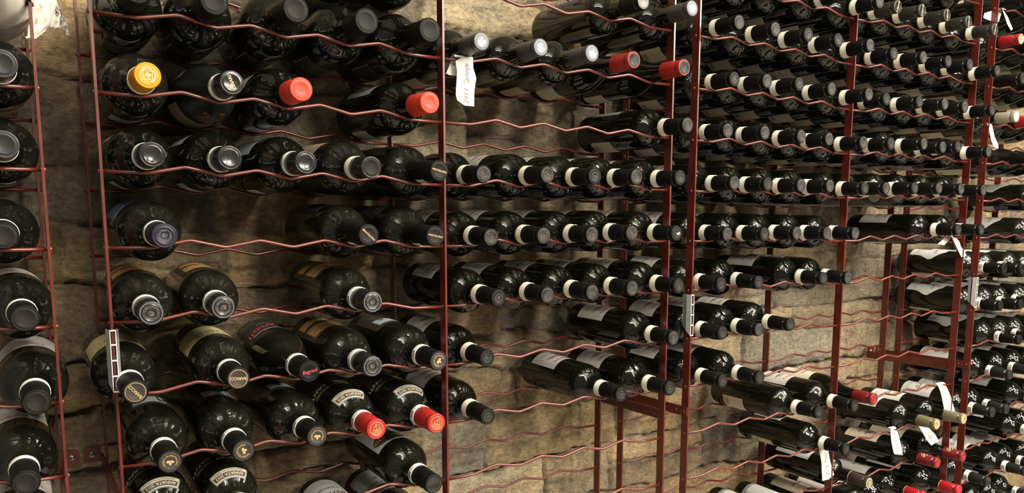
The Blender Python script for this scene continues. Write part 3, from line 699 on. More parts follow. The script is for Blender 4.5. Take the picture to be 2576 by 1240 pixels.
kind('PEN', BDL, GLASS_D, BLACK, BLACK_G, None, bw, l_cannubi('RI', 'Barolo', 'PENOCCHIO'), None, words='wine bottle with black-oval white label', grp='white-labelled bottles on the lowest rails')
kind('TSC', BUR, GLASS_M, BLACK, GREY_E, None, None, None, l_tanscript, words='wine bottle with grey script label', grp='bottles along the top edge')
kind('TAN', BDL, GLASS_D, BLACK, GREY_E, None, None, None, lambda g: l_plain(g, P_TAN, .036, .05, .15, True), words='wine bottle with tan label underneath', grp='bottles along the top edge')
kind('SIL', BDX, GLASS, SLATE, SILVER, e_silver, None, lambda g: l_plain(g, P_TAN), lambda g: l_plain(g, P_TAN, .03, .03, .10, True, 'IL', INK_W), words='slate-capped silver-ended wine bottle', grp='slate-capped bottles')
kind('SIT', BDX, GLASS, SLATE, SILVER, e_silver, None, l_whitescript, None, words='slate-capped silver-ended wine bottle', grp='slate-capped bottles')
kind('SIB', BDX, GLASS, CHAR, mat('dull_silver', (.10, .10, .10), .5, .1), None, None, l_whitescript, None, words='charcoal-capped bottle with white script label', grp='slate-capped bottles', capring=PEWTER)
kind('RBU', BUS, GLASS, RED_C, PEWTER, lambda b, r, z: e_emboss(b, r, z, INK, 'BAROLO'), None, lambda g: l_plain(g, P_CREAM), lambda g: l_plain(g, P_CREAM, .034, .03, .09, True, 'OU', INK), words='red-capped pewter-ended wine bottle', grp='red-capped bottles')
kind('TOR', BUS, GLASS, RED_D, RED_D, e_red, None, l_torre, None, words='dark-red-capped wine bottle', grp='red-capped bottles')
kind('GOL', BDX, GLASS, GOLD_C, GOLD_E, lambda b, r, z: e_emboss(b, r, z, GOLD_C, 'BORDEAUX'), None, l_swoosh, lb, words='pale-gold-capped wine bottle', grp='pale-gold-capped bottles')
kind('GON', BDX, GLASS, GOLD_C, GOLD_E, lambda b, r, z: e_emboss(b, r, z, GOLD_C, 'BORDEAUX'), None, l_nero, lb, words='pale-gold-capped wine bottle', grp='pale-gold-capped bottles')
kind('CRE', BDX, GLASS, BRN_C, GOLD_E, e_ringgold, None, l_crest, lb, capring=GOLD, words='brown-capped wine bottle with crest label', grp='white-labelled bottles low on the right')
kind('DRW', BDX, GLASS, RED_D, RED_D, e_red, None, l_draw, lb, lambda g: gold_emblem(g), words='dark-red-capped wine bottle with gold emblem', grp='red-capped bottles')
kind('ROU', BDX, GLASS, RED_B, RED_B, e_red, None, l_rouer('ROUER'), None, capring=GOLD, words='bright-red-capped wine bottle with gold rim', grp='red-capped bottles')
kind('PHI', BDX, GLASS, BLACK, GREY_E, None, None, lambda g: l_plain(g, P_CREAM, .04, .04, .14, False, 'DELPHINE', INK, .011), None, words='wine bottle with beige lettered label', grp='white-labelled bottles low on the right')
kind('BO1', BDX, GLASS, BLACK, GREY_E, None, None, l_border('MOULIN'), None, words='wine bottle with dark-bordered white label', grp='white-labelled bottles low on the right')
kind('BO2', BDX, GLASS, BLACK, GREY_E, None, None, l_border('VILL'), None, words='wine bottle with dark-bordered white label', grp='white-labelled bottles low on the right')
kind('SWI', BDX, GLASS_D, BLACK, CHAR, None, bc, l_swirl, lambda g: l_back(g, P_CREAM), lambda g: star(g), words='black-capped wine bottle with swirl label', grp='swirl-labelled bottles of the right-edge rack')
kind('NER', BDX, GLASS, mat('smoky_capsule', (.011, .011, .010), .45, spec=.2), BLACK_G, None, bc, l_nero, lambda g: l_back(g, P_COOL), words='black-capped wine bottle with script label', grp='script-labelled bottles of the right-edge rack')
kind('RED', BDX, GLASS, RED_B, GOLD_E, e_red, None, lambda g: l_plain(g, P_CREAM), lb, words='bright-red-capped wine bottle', grp='red-capped bottles')
kind('STO', BDX, GLASS, STONE_C, CREAM_E, None, None, lambda g: l_plain(g, P_CREAM), lb, words='stone-grey-capped wine bottle', grp='mixed bottles of the right-edge rack')
kind('MIX', BUS, GLASS_D, BLACK, GREY_E, None, None, lambda g: l_plain(g, P_CREAM, .04), lambda g: l_back(g, P_CREAM, .034, .04, .13), words='plain black wine bottle', grp='mixed bottles of the right-edge rack')
kind('ZCL', BDL, GLASS_D, mat('dark_steel_capsule', (.045, .046, .05), .25, .3), mat('dark_steel_end', (.02, .02, .021), .4, spec=.15), None, bw, lambda g: l_plain(g, P_GREY), lambda g: l_plain(g, P_TAN, .044, .05, .13, True), words='steel-grey-capped wine bottle', grp='bottles of the left-edge rack')
kind('ZWH', BDL, GLASS_D, BLACK, GREY_E, None, bw, lambda g: l_cream_z(g), lambda g: l_plain(g, P_TAN, .04, .05, .13, True), words='grey-ended black-capped wine bottle', grp='bottles of the left-edge rack')
def l_cream_z(g):
    b, s = label_on(g); s.grid(-.044, .044, .05, .135, P_WHITE, 18, 1); s.text('Lllurano', .015, 0, .118, INK_R, 0, .2); s.text('BRUNELLO', .006, 0, .09, INK_G); s.scribble(-.03, .03, .10, .004, SKETCH, 12, 7); return b
def band_strip(g):
    b = MB(); s = Sheet(b, surf_fn(lambda z: g.r_z(z), .017, True)); s.grid(-.014, .020, g.L-.060, g.L-.034, P_CREAM, 8, 3, .0016); s.text('DOCG', .006, 0, g.L-.046, INK_G, lift=.0018); return b
def gold_emblem(g):
    b = MB(); s = Sheet(b, surf_fn(lambda z: g.r_z(z), .0148)); z = g.L-.034; r = random.Random(5)
    for k in range(22): a = r.uniform(0, 6.28); q = r.uniform(.001, .0075); s.stroke([(q*math.cos(a), z+q*math.sin(a)), (q*math.cos(a+.8), z+q*math.sin(a+.8))], .0016, GOLD_E, .0014)
    b.v = [(vx*math.cos(.5)-vy*math.sin(.5), vx*math.sin(.5)+vy*math.cos(.5), vz) for vx, vy, vz in b.v]; return b
def star(g):
    b = MB(); s = Sheet(b, surf_fn(lambda z: g.r_z(z), .0148)); z = g.L-.044
    s.blob([((.0055 if k % 2 == 0 else .0024)*math.cos(k*math.pi/5), z+(.0055 if k % 2 == 0 else .0024)*math.sin(k*math.pi/5)) for k in range(10)], mat('bronze_star', (.13, .095, .05), .5), .0014)
    b.v = [(vx*math.cos(.6)-vy*math.sin(.6), vx*math.sin(.6)+vy*math.cos(.6), vz) for vx, vy, vz in b.v]; return b
EXTRA_NAME = dict(CES='scratch_print', MON='under_strip', SAN='year_sticker', DRW='gold_emblem', SWI='gold_star')

def parts_of(k):
    t = T[k]
    if t['cache'] is None:
        g = t['geo']; c = [('glass_body', g.glass(t['glass']).mesh('glass_body'), None)]
        c.append(('capsule', capsule(g, t['cap'], t['caplen'], True, t['capring']).mesh('capsule'), None))
        c.append(('cap_end', cap_end(g, t['end'], t['deco']).mesh('cap_end'), 'capsule'))
        if t['bnd']: c.append(('neck_band', t['bnd'](g).mesh('neck_band'), None))
        if t['front']: c.append(('front_label', t['front'](g).mesh('front_label'), None))
        if t['back']: c.append(('back_label', t['back'](g).mesh('back_label'), None))
        if t['extra']: c.append((EXTRA_NAME[k], t['extra'](g).mesh(EXTRA_NAME[k]), None))
        t['cache'] = c
    return t['cache']

def rail_h(s, x):                       # height of the wavy rail above its valleys
    u = abs(((x-col_x(s, 0))/P0+0.5) % 1.0-0.5)*2
    if x < col_x(s, 0) or x > col_x(s, 4): u = 0.0
    return u*AMP
def place(s, row, c, yc, dx, dz, k, label, group, roll=0.0, caproll=0.0):
    g = T[k]['geo']; rk = s[0]; x = col_x(s, c)
    xc = x+dx; xb = x+(dx if abs(dx) > 0.25 else dx*(0.45 if s in ('A1', 'Z2') else 0.75))
    z0 = -row+RACKZ[rk]+RR
    zf = z0+bay_sag(s, x)+min(g.r_t(abs(yc)*H), g.rn+.0012)/H+0.012
    zbk = z0+ZB+bay_sag(s, x)+g.R/H+0.004+0.6*rail_h(s, xb)
    sl = (zbk-zf)/DB
    tip = Vector((xc, yc, zf+sl*yc+max(-.02, min(.11, dz*.85)))); bk = Vector((xb, DB, zbk))
    ax = (tip-bk).normalized()                                     # bottle +Z, towards the viewer
    zz_ = ax; xx = Vector((-1, 0, 0)); yy = zz_.cross(xx).normalized(); xx = yy.cross(zz_).normalized()
    R = Matrix((xx, yy, zz_)).transposed().to_4x4() @ Matrix.Rotation(roll, 4, 'Z')
    base = tip-ax*(g.L/H)
    root = bpy.data.objects.new('wine_bottle', None); COL.objects.link(root); root.empty_display_size = .02
    root.matrix_world = Matrix.Translation(W(*base)) @ R
    tag(root, label, 'wine bottle', group)
    done = {}
    for nm, me, par in parts_of(k):
        o = bpy.data.objects.new(nm, me); COL.objects.link(o); o.parent = done.get(par, root); done[nm] = o
        if nm == 'cap_end': o.rotation_euler = (0, 0, caproll)
    return root

# measured bottles: bay, rail row -> (column, tip distance in front of the rail, sideways shift, lift)
POS = {
    ('A1', 0): [(0, -0.65, -0.093, 0.003), (1, -0.65, -0.142, -0.0), (2, -0.65, -0.038, 0.061), (3, -0.65, 0.02, 0.045), (4, -0.65, 0.061, 0.058)],
    ('A1', 1): [(0, -0.65, -0.029, -0.011), (1, -0.65, 0.032, 0.004), (2, -0.65, -0.001, 0.015), (4, -0.65, 0.045, 0.009)],
    ('A1', 2): [(0, -0.65, -0.028, 0.021), (1, -0.65, -0.038, 0.037), (2, -0.65, 0.028, 0.026), (3, -0.65, 0.042, 0.0), (4, -0.65, 0.193, -0.003)],
    ('A1', 3): [(0, -0.65, 0.062, -0.009), (3, -0.65, -0.027, 0.015), (4, -0.65, 0.11, -0.001)],
    ('A1', 4): [(0, -0.65, -0.156, -0.006), (1, -0.65, -0.219, 0.042), (3, -0.65, 0.011, 0.014)],
    ('A1', 5): [(0, -0.65, -0.401, -0.026), (1, -0.65, -0.064, 0.041), (2, -0.65, -0.025, 0.046), (3, -0.65, -0.013, 0.042), (4, -0.65, 0.139, 0.035)],
    ('A1', 6): [(0, -0.65, -0.035, -0.018), (1, -0.65, -0.04, -0.0), (2, -0.65, 0.058, 0.08), (3, -0.65, 0.025, 0.063), (4, -0.65, 0.089, 0.018)],
    ('A1', 7): [(4, -0.65, 0.025, 0.025)],
    ('A2', -1): [(3, -0.76, 0.133, 0.017), (4, -0.76, 0.336, 0.058)],
    ('A2', 0): [(0, -0.52, -0.088, 0.058), (1, -0.63, -0.0, 0.059), (2, -0.75, -0.0, 0.036), (3, -0.7, -0.001, 0.017), (4, -0.76, 0.182, -0.021)],
    ('A2', 1): [(4, -0.76, 0.308, -0.028)],
    ('A2', 2): [(0, -0.52, -0.058, -0.01), (1, -0.76, 0.061, -0.005), (2, -0.76, 0.087, -0.004), (3, -0.76, 0.064, 0.008), (4, -0.76, 0.161, 0.02)],
    ('A2', 3): [(0, -0.65, -0.001, -0.028), (1, -0.75, -0.0, -0.011), (2, -0.76, 0.045, -0.008), (3, -0.74, 0.0, 0.014), (4, -0.76, 0.11, -0.009)],
    ('A2', 4): [(0, -0.76, 0.073, -0.004), (1, -0.76, 0.076, -0.011), (2, -0.76, 0.068, -0.014), (3, -0.76, 0.022, 0.011), (4, -0.76, 0.204, 0.004)],
    ('A2', 5): [(0, -0.52, -0.009, -0.031), (4, -0.76, 0.104, 0.019)],
    ('A2', 6): [(0, -0.52, -0.0, -0.057), (3, -0.53, -0.0, 0.011), (4, -0.76, 0.053, 0.045)],
    ('B1', -2): [(3, -0.76, 0.055, -0.091), (4, -0.76, 0.308, -0.013)],
    ('B1', -1): [(0, -0.62, -0.002, 0.03), (1, -0.68, -0.0, 0.015), (2, -0.71, -0.002, 0.034), (3, -0.72, -0.005, 0.049), (4, -0.76, 0.061, 0.063)],
    ('B1', 0): [(0, -0.55, 0.001, -0.026), (1, -0.53, -0.003, 0.053), (2, -0.55, -0.006, 0.093), (3, -0.62, -0.006, 0.071), (4, -0.76, 0.122, 0.032)],
    ('B1', 1): [(0, -0.52, -0.098, -0.002), (1, -0.53, -0.003, 0.033), (2, -0.66, -0.0, 0.008), (3, -0.62, -0.003, 0.02), (4, -0.76, 0.026, -0.012)],
    ('B1', 2): [(0, -0.65, 0.002, -0.028), (1, -0.66, 0.0, -0.012), (2, -0.71, 0.001, 0.001), (3, -0.7, -0.001, 0.024), (4, -0.76, 0.176, 0.001)],
    ('B1', 3): [(0, -0.52, -0.007, -0.049), (1, -0.63, 0.003, -0.041), (2, -0.66, -0.001, 0.005), (3, -0.69, -0.001, 0.01), (4, -0.71, -0.001, 0.011)],
    ('B1', 4): [(0, -0.52, -0.131, -0.041), (1, -0.53, 0.001, -0.02), (3, -0.66, -0.002, 0.03), (4, -0.59, -0.0, 0.012)],
    ('B1', 5): [(0, -0.52, -0.039, -0.049), (1, -0.59, 0.0, -0.002), (2, -0.61, -0.005, 0.061)],
    ('B1', 6): [(0, -0.53, 0.004, -0.07), (1, -0.66, 0.003, -0.051)],
    ('B1', 7): [(3, -0.72, -0.002, 0.028), (4, -0.76, 0.278, 0.037)],
    ('B1', 8): [(4, -0.76, 0.045, 0.041)],
    ('B2', -2): [(0, -0.66, -0.004, 0.037), (1, -0.65, -0.012, 0.092), (2, -0.68, -0.013, 0.107), (3, -0.66, -0.01, 0.075), (4, -0.76, 0.049, -0.025)],
    ('B2', -1): [(0, -0.64, -0.004, 0.028), (1, -0.75, -0.002, 0.021), (2, -0.76, 0.044, 0.027), (3, -0.76, 0.016, 0.043), (4, -0.76, 0.322, 0.017)],
    ('B2', 0): [(0, -0.53, -0.006, 0.053), (1, -0.73, -0.004, 0.028), (2, -0.76, 0.027, 0.051), (3, -0.73, -0.009, 0.057), (4, -0.76, 0.226, 0.052)],
    ('B2', 1): [(0, -0.71, -0.004, 0.038), (1, -0.76, 0.245, 0.106), (2, -0.76, 0.074, 0.047), (3, -0.64, -0.017, 0.124), (4, -0.76, 0.214, 0.02)],
    ('B2', 2): [(0, -0.66, -0.004, 0.043), (1, -0.76, -0.007, 0.059), (2, -0.76, 0.03, 0.076), (3, -0.76, 0.044, 0.074), (4, -0.76, 0.114, 0.056)],
    ('B2', 3): [(3, -0.76, 0.057, 0.075), (4, -0.76, 0.163, 0.055)],
    ('B2', 7): [(0, -0.69, -0.009, 0.084)],
    ('B2', 8): [(3, -0.62, -0.008, 0.064), (4, -0.76, 0.039, 0.096)],
    ('B2', 9): [(0, -0.69, -0.002, 0.023), (3, -0.71, -0.006, 0.041), (4, -0.76, 0.157, 0.035)],
    ('B2', 10): [(3, -0.52, -0.194, 0.267), (4, -0.76, 0.09, 0.132)],
    ('C1', -2): [(0, -0.52, -0.107, 0.02)],
    ('C1', 0): [(0, -0.52, -0.012, 0.049)],
    ('C1', 4): [(0, -0.53, 0.001, 0.002), (1, -0.52, -0.002, -0.071)],
    ('C1', 5): [(0, -0.52, 0.004, -0.032), (1, -0.58, 0.008, -0.048)],
    ('C1', 6): [(1, -0.62, 0.009, -0.057)],
    ('C1', 7): [(1, -0.52, -0.128, -0.027)],
    ('C1', 8): [(0, -0.54, 0.011, -0.062), (1, -0.52, -0.151, -0.022)],
    ('C1', 10): [(0, -0.57, 0.018, -0.107)],
    ('Z2', 1): [(4, -0.65, 0.199, -0.091)],
    ('Z2', 2): [(4, -0.65, 0.15, 0.076)],
    ('Z2', 3): [(4, -0.65, 0.073, 0.009)],
    ('Z2', 4): [(4, -0.65, 0.219, 0.019)],
    ('Z2', 5): [(4, -0.65, 0.265, -0.049)],
    ('Z2', 6): [(4, -0.65, 0.084, -0.013)],
}
# bottles whose tips lie outside the picture or behind others
MORE = {('A1', -1): [3, 4], ('A1', 7): [0, 1], ('A1', 8): [3, 4], ('B1', -2): [0, 1, 2], ('B1', -3): [0, 1, 2, 3, 4], ('B1', -4): [2, 3, 4], ('B2', -3): [0, 1, 2, 3, 4], ('B2', -4): [0, 1, 2, 3, 4],
        ('B1', 10): [3, 4], ('B2', 10): [0, 1, 2], ('Z2', 7): [4],
        ('C1', -4): [0, 1, 2, 3, 4], ('C1', -3): [0, 1, 2, 3, 4], ('C1', -2): [1, 2, 3], ('C1', -1): [0, 1, 2, 3], ('C1', 0): [1, 2, 3], ('C1', 1): [1, 2, 3], ('C1', 2): [3, 4], ('C1', 3): [3, 4],
        ('C1', 4): [2, 3, 4], ('C1', 5): [2, 3, 4], ('C1', 6): [2, 3, 4], ('C1', 7): [2, 3, 4], ('C1', 8): [3, 4], ('C1', 9): [3, 4], ('C1', 10): [2, 3, 4], ('C1', 11): [1, 2, 3]}
rb = random.Random(21)
for k, cols in MORE.items():
    lst = POS.setdefault(k, [])
    for c in cols: lst.append((c, round(rb.uniform(-.72, -.52), 2), 0.0, 0.0))
    lst.sort()
KINDS = {('A1', 0): 'A0 A0 A0 A0 A0', ('A1', 1): 'YEL CES COR COR', ('A1', 2): 'BLK BLK BLK GEN MON', ('A1', 3): 'NAV MON MON', ('A1', 4): 'GLD GLD GLD', ('A1', 5): 'BAR BAR SCR GLD LEF',
         ('A1', 6): 'LEF LEF LEF SAN SAN', ('A1', 7): 'SAN SAN ARC', ('A1', 8): 'CAN PEN', ('A1', -1): 'TSC TAN', ('A2', -1): 'SIB SIT', ('A2', 0): 'SIL SIL SIL RBU RBU',
         ('B2', 7): 'TOR', ('B2', 8): 'GOL GON', ('B2', 9): 'CRE DRW DRW', ('B2', 10): 'PHI ROU ROU ROU ROU', ('B1', 10): 'BO1 BO2', ('B2', -2): 'VG VG VG VG VG',
         ('C1', -4): 'MIX MIX MIX MIX MIX', ('C1', -3): 'MIX MIX MIX MIX MIX', ('C1', -2): 'RED MIX MIX MIX', ('C1', -1): 'MIX MIX MIX MIX', ('C1', 0): 'STO RED MIX MIX', ('C1', 1): 'MIX MIX MIX',
         ('C1', 2): 'SWI SWI', ('C1', 3): 'SWI SWI', ('Z2', 1): 'ZCL', ('Z2', 2): 'ZCL'}
BAYNAME = dict(A1="left rack's left bay", A2="left rack's right bay", B1="middle rack's left bay", B2="middle rack's right bay", C1='right-edge rack', Z2='left-edge rack')
ORD = 'first second third fourth fifth sixth seventh eighth ninth tenth eleventh twelfth thirteenth fourteenth fifteenth sixteenth'.split()
rr = random.Random(5); ROOTS = {}
for s in ('A1', 'A2', 'B1', 'B2', 'C1', 'Z2'):
    rows = sorted(r for (q, r) in POS if q == s)
    for ri, r in enumerate(rows):
        lst = sorted(POS[(s, r)])
        ks = KINDS.get((s, r)); ks = ks.split() if ks else None
        for i, (c, yc, dx, dz) in enumerate(lst):
            if ks: k = ks[i]
            elif s == 'C1': k = 'SWI' if r in (4, 5, 6) else 'NER'
            elif s == 'Z2': k = 'ZWH'
            else: k = rr.choice(['V', 'V', 'V2']) if s in ('A2', 'B1') and r < 4 else rr.choice(['V', 'V2', 'V2'])
            n = len(lst); bay = BAYNAME[s]
            railw = '%s rail' % ORD[ri] if 0 < ri < len(rows)-1 else ('top rail' if ri == 0 else 'lowest rail')
            if n == 1: lab = '%s, alone on the %s, %s' % (T[k]['words'], railw, bay)
            else:
                pos = ORD[i]+' from left' if i < n-1 or n == 2 and i == 0 else 'rightmost'
                if i == 0: pos = 'leftmost'
                lab = '%s, %s on %s, %s' % (T[k]['words'], pos, railw, bay)
            fixed = k in ('YEL', 'CES', 'MON', 'BAR', 'SCR', 'LEF', 'SAN', 'VG', 'ARC')
            croll = rr.uniform(-.25, .25) if fixed else rr.uniform(0, 6.28)
            if k == 'BAR' and c == 0: croll = -.75
            if k == 'LEF': croll = [0.5, 2.6, .6, 0, 1.5][c]+(2.0 if False else 0)
            if k == 'MON': croll = -.35 if (r, c) == (3, 3) else .1
            roll = rr.uniform(-.16, .16)
            if k == 'SAN': roll = {3: .16, 4: -.05}.get(c, .1)
            if k == 'GLD' and c == 3: roll = .30
            if k in ('V', 'V2', 'VG'): roll = roll*.8+(.18 if r >= 2 else -.34)
            if s == 'B1' and (r, c) in ((7, 3), (8, 4)): roll = -.8 if r == 7 else -.35
            ROOTS[(s, r, c)] = place(s, r, c, yc, dx, dz, k, lab, T[k]['grp'], roll, croll)

# ------------------------------------------------------------------ handwritten paper tags folded over the rails
PAPER = mat('torn_white_paper', (0.52, 0.50, 0.455), 0.85, noise=0.04, nscale=60)
PEN = mat('pencil_writing', (0.20, 0.18, 0.17), 0.8)
def tag_sheet(nm, pts, y, root, curl, writing=None):
    n = len(pts); cx = sum(p[0] for p in pts)/n; cz = sum(p[1] for p in pts)/n; zt = max(p[1] for p in pts); o0 = root.location
    def P(x, z, d): return Vector((x*H, (y+curl*(zt-z)**2+d)*H, (z+ZREF)*H))-o0
    zs = min(p[1] for p in pts); m = MB()
    # strips across the outline so that the paper can bend
    K = 10; rowsL = []
    ext = [(p, pts[(i+1) % n]) for i, p in enumerate(pts)]
    for k in range(K+1):
        z = zt+(zs-zt)*min(max(k/K, .004), .996); xs = sorted(a[0]+(b[0]-a[0])*(z-a[1])/(b[1]-a[1]) for a, b in ext if (a[1]-z)*(b[1]-z) < 0)
        rowsL.append((xs[0], xs[-1], z))
    v = []; f = []
    for x0, x1, z in rowsL: v += [P(x0, z, 0), P(x1, z, 0), P(x0, z, .006), P(x1, z, .006)]
    for k in range(K):
        a = 4*k; b = a+4
        f += [(a, a+1, b+1, b), (a+2, b+2, b+3, a+3), (a, b, b+2, a+2), (a+1, a+3, b+3, b+1)]
    f += [(0, 2, 3, 1), (4*K, 4*K+1, 4*K+3, 4*K+2)]
    m.add(v, f, PAPER)
    if writing:
        (xa, za, xb, zb), body, size = writing; ang = math.atan2(zb-za, xb-xa); sh = Sheet(m, lambda x, z, l: P(x, z, -.006-l))
        tv, tf = text_polys(body, size, .25); c_, s_ = math.cos(ang), math.sin(ang); mx, mz = (xa+xb)/2, (za+zb)/2
        m.add([P(mx+c_*a-s_*b, mz+s_*a+c_*b, -.008) for a, b in tv], tf, PEN)
    m.build(nm, root)
def fold(root, x0, x1, z):           # the paper bridging over the rail
    m = MB(); v = []; o0 = root.location
    for k in range(7):
        a = math.pi*k/6
        for x in (x0, x1): v.append(Vector((x*H, -.070*math.cos(a)*H, (z+.045*math.sin(a)+ZREF)*H))-o0)
    m.add(v, [(2*i, 2*i+1, 2*i+3, 2*i+2) for i in range(6)], PAPER); m.build('fold', root)
def make_tag(label, front, back=None, curl=0.02, writing=None, foldx=None):
    x = front[0][0]; root = thing('paper_tag', label, 'paper tag', W(x, -.07, min(p[1] for p in front)), 'handwritten paper tags on the rails')
    tag_sheet('front_flap', front, -.072, root, -abs(curl), writing)
    if back: tag_sheet('back_flap', back, .066, root, abs(curl))
    if foldx: fold(root, *foldx)
make_tag('long torn white paper tag reading 2013 Spanje, beside the mid post of left rack', [(6.09, .0), (6.428, .005), (6.427, -.137), (6.485, -.29), (6.455, -.45), (6.438, -.577), (6.437, -.755), (6.30, -.757), (6.141, -.745), (6.098, -.594), (6.131, -.229)],
         [(6.11, .0), (6.30, .0), (6.25, -.2), (6.184, -.27), (6.052, -.27), (6.001, -.245), (6.05, -.15)], .02, ((6.295, -.70, 6.305, -.12), '2013  Spanje', .125), (6.09, 6.43, .0))
make_tag('narrow white paper tag with loose flaps on the top right-edge rail', [(22.476, 3.003), (22.607, 2.94), (22.809, 2.826), (22.932, 2.7), (23.125, 2.53), (23.002, 2.522), (22.798, 2.642), (22.623, 2.842)],
         [(22.739, 3.0), (22.338, 2.974), (21.90, 2.85), (21.85, 2.71), (22.183, 2.692), (22.621, 2.709)], .02, None, (22.5, 22.7, 3.0))
make_tag('narrow white paper tag hanging below the stone-grey bottle cap', [(22.20, .02), (22.421, .021), (22.614, -.302), (22.83, -.501), (22.826, -.607), (22.616, -.576), (22.469, -.415)], None, .02, ((22.70, -.52, 22.42, -.12), '2014 Rioja', .10), (22.2, 22.42, .0))
make_tag('white paper tag with spread flaps below the last two bottles of its rail', [(20.861, -2.943), (20.995, -2.954), (21.26, -3.082), (21.358, -3.231), (21.73, -3.513), (21.418, -3.518), (21.238, -3.335)],
         [(20.90, -2.95), (21.135, -2.977), (20.821, -3.185), (20.448, -3.181)], .02, ((21.50, -3.46, 21.12, -3.06), '2011 Toscana', .095), (20.87, 21.0, -2.96))
make_tag('broad white paper tag hanging over the pale-label bottles, right of red cap', [(20.723, -6.921), (21.111, -6.961), (21.339, -7.219), (21.437, -7.363), (21.695, -7.809), (21.178, -7.767), (21.037, -7.428), (20.903, -7.137)], None, .02, ((21.40, -7.72, 20.98, -7.04), '2011 San Emil', .13), (20.74, 21.1, -6.95))
make_tag('white paper tag reading 2015 on the dark shoulder above a dark red cap', [(18.708, -7.888), (18.969, -7.902), (19.144, -8.214), (19.318, -8.658), (18.921, -8.576), (18.778, -8.214)], None, .02, ((19.10, -8.58, 18.87, -7.96), '2015 Rodenburg', .11), (18.72, 18.97, -7.9))
make_tag('twisted white paper tag below the front pale-gold capsule', [(19.957, -7.95), (20.434, -8.069), (20.786, -8.305), (21.03, -8.563), (20.613, -8.591), (20.379, -8.38)], None, .02, ((20.72, -8.50, 20.34, -8.15), '2011', .17), (20.0, 20.4, -7.98))
make_tag('white paper tag reading 2015 Thou, beside a post low in the middle rack', [(15.85, -7.985), (16.199, -8.057), (16.3, -8.35), (16.486, -8.741), (16.25, -8.80), (16.031, -8.80), (15.965, -8.297)], None, .02, ((16.24, -8.70, 16.10, -8.10), '2015 Thou', .14), (15.88, 16.18, -8.0))

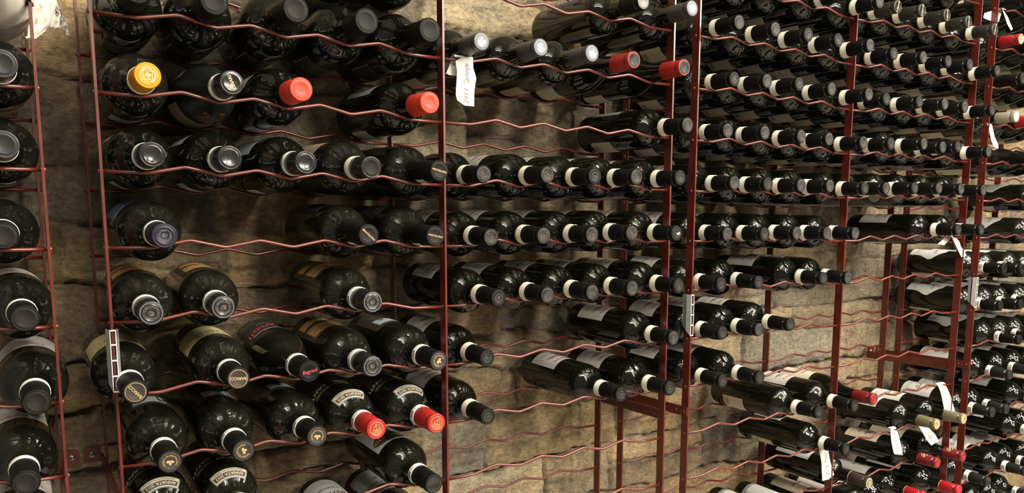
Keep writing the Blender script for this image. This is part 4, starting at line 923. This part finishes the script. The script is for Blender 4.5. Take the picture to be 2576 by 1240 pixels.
# ------------------------------------------------------------------ crumpled white plastic bag on the left-edge rack
def make_bag():
    m = mat('white_bag_plastic', (0.66, 0.62, 0.54), 0.38, spec=0.5, noise=0.05, nscale=14)
    root = thing('plastic_bag', 'crumpled white plastic bag wrapped round a bottle at the top left corner', 'bag', W(-.1, .9, 0.03))
    o0 = root.location; r = random.Random(12); fo = [(r.uniform(3, 14), r.uniform(0, 6.3), r.uniform(4, 13), r.uniform(.006, .020)) for _ in range(16)]
    NU, NV = 120, 90; v = []; f = []
    ax0 = Vector((-.13, -.55, .12)); ax1 = Vector((-.18, 2.25, .34))
    for j in range(NV+1):
        t = j/NV; p = ax0.lerp(ax1, t)
        rad = .05+.40*min(1, t/.30)**.6 if t < .30 else .45
        if t > .93: rad *= math.sqrt(max(0, 1-((t-.93)/.072)**2))
        crumple = 1.6 if t < .55 else .55
        for i in range(NU):
            a = 2*math.pi*i/NU; d = sum(w*abs(math.sin(k*a*.5+ph+q*t*3)) for k, ph, q, w in fo)*crumple*.55
            rr_ = rad*(1+d-.06*crumple); v.append(Vector(((p.x+rr_*math.cos(a))*H, p.y*H, (p.z+rr_*math.sin(a)*.95+ZREF)*H))-o0)
    for j in range(NV):
        for i in range(NU): k = (i+1) % NU; f.append((j*NU+i, j*NU+k, (j+1)*NU+k, (j+1)*NU+i))
    b = MB(); b.add(v, f, m, True); b.build('bag_body', root)
    def ribbon(nm, pts, w, seed, label=None):
        b = MB(); q = random.Random(seed); n = len(pts); S = 6; vv = []; ff = []; fine = []
        for i in range(n-1):
            for k in range(S): fine.append(Vector(pts[i]).lerp(Vector(pts[i+1]), k/S))
        fine.append(Vector(pts[-1])); NW = 10; ws = [w[min(int(i/S), n-2)]+(w[min(int(i/S)+1, n-1)]-w[min(int(i/S), n-2)])*((i % S)/S) for i in range(len(fine))]
        for side in (0, 1):
            for i, p in enumerate(fine):
                for k in range(NW+1):
                    u = k/NW-.5; x = p.x+u*ws[i]; y = p.y+.05*math.sin(k*1.7+i*.35)+.03*math.sin(k*3.1-i*.8)+side*.008; vv.append(Vector((x*H, y*H, (p.z+.012*math.sin(k*2+i)+ZREF)*H))-o0)
        M = NW+1; Nn = len(fine); 
        for side in (0, 1):
            for i in range(Nn-1):
                for k in range(NW):
                    a = side*Nn*M+i*M+k; ff.append((a, a+1, a+M+1, a+M) if side == 0 else (a, a+M, a+M+1, a+1))
        b.add(vv, ff, m, True); b.build(nm, root)
    ribbon('front_gather', [(.10, -.15, .42), (.13, -.14, .18), (.12, -.13, .02)], [.75, .42, .20], 3)
    ribbon('torn_flap', [(.38, .38, .45), (.38, .40, .1), (.33, .40, -.15), (.22, .38, -.34)], [.30, .30, .24, .10], 4)
    ribbon('handle', [(.47, .62, .45), (.50, .62, .14), (.52, .62, .02), (.50, .62, -.12)], [.05, .14, .20, .17], 5)
    ribbon('handle', [(.55, .62, .12), (.60, .63, .0), (.635, .63, -.12), (.645, .63, -.20)], [.05, .06, .05, .05], 6)
make_bag()

# ------------------------------------------------------------------ flakes stuck on two capsules (parts of their bottles)
def flake(key, nm, pts, m):
    b = MB(); n = len(pts); v = [(x, y, z) for x, y, z in pts]+[(x*1.02, y*1.02, z+.0012) for x, y, z in pts]
    b.add(v, [tuple(range(n))[::-1], tuple(range(n, 2*n))]+[(i, (i+1) % n, (i+1) % n+n, i+n) for i in range(n)], m); b.build(nm, ROOTS[key], 'pale torn scrap stuck to the capsule')
g_ = BDL; flake(('A1', 2, 0), 'torn_scrap', [(.010, -.0150, g_.L-.030), (.003, -.0168, g_.L-.034), (-.004, -.0172, g_.L-.026), (.002, -.0166, g_.L-.012), (.004, -.0166, g_.L-.020)], PAPER)
g_ = BDX; flake(('A2', 3, 4), 'torn_scrap', [(-.007, .001, g_.L+.0006), (-.004, -.002, g_.L+.001), (.000, -.001, g_.L+.002), (.003, .000, g_.L+.001), (.002, .003, g_.L+.002), (-.003, .002, g_.L+.001)], PAPER)
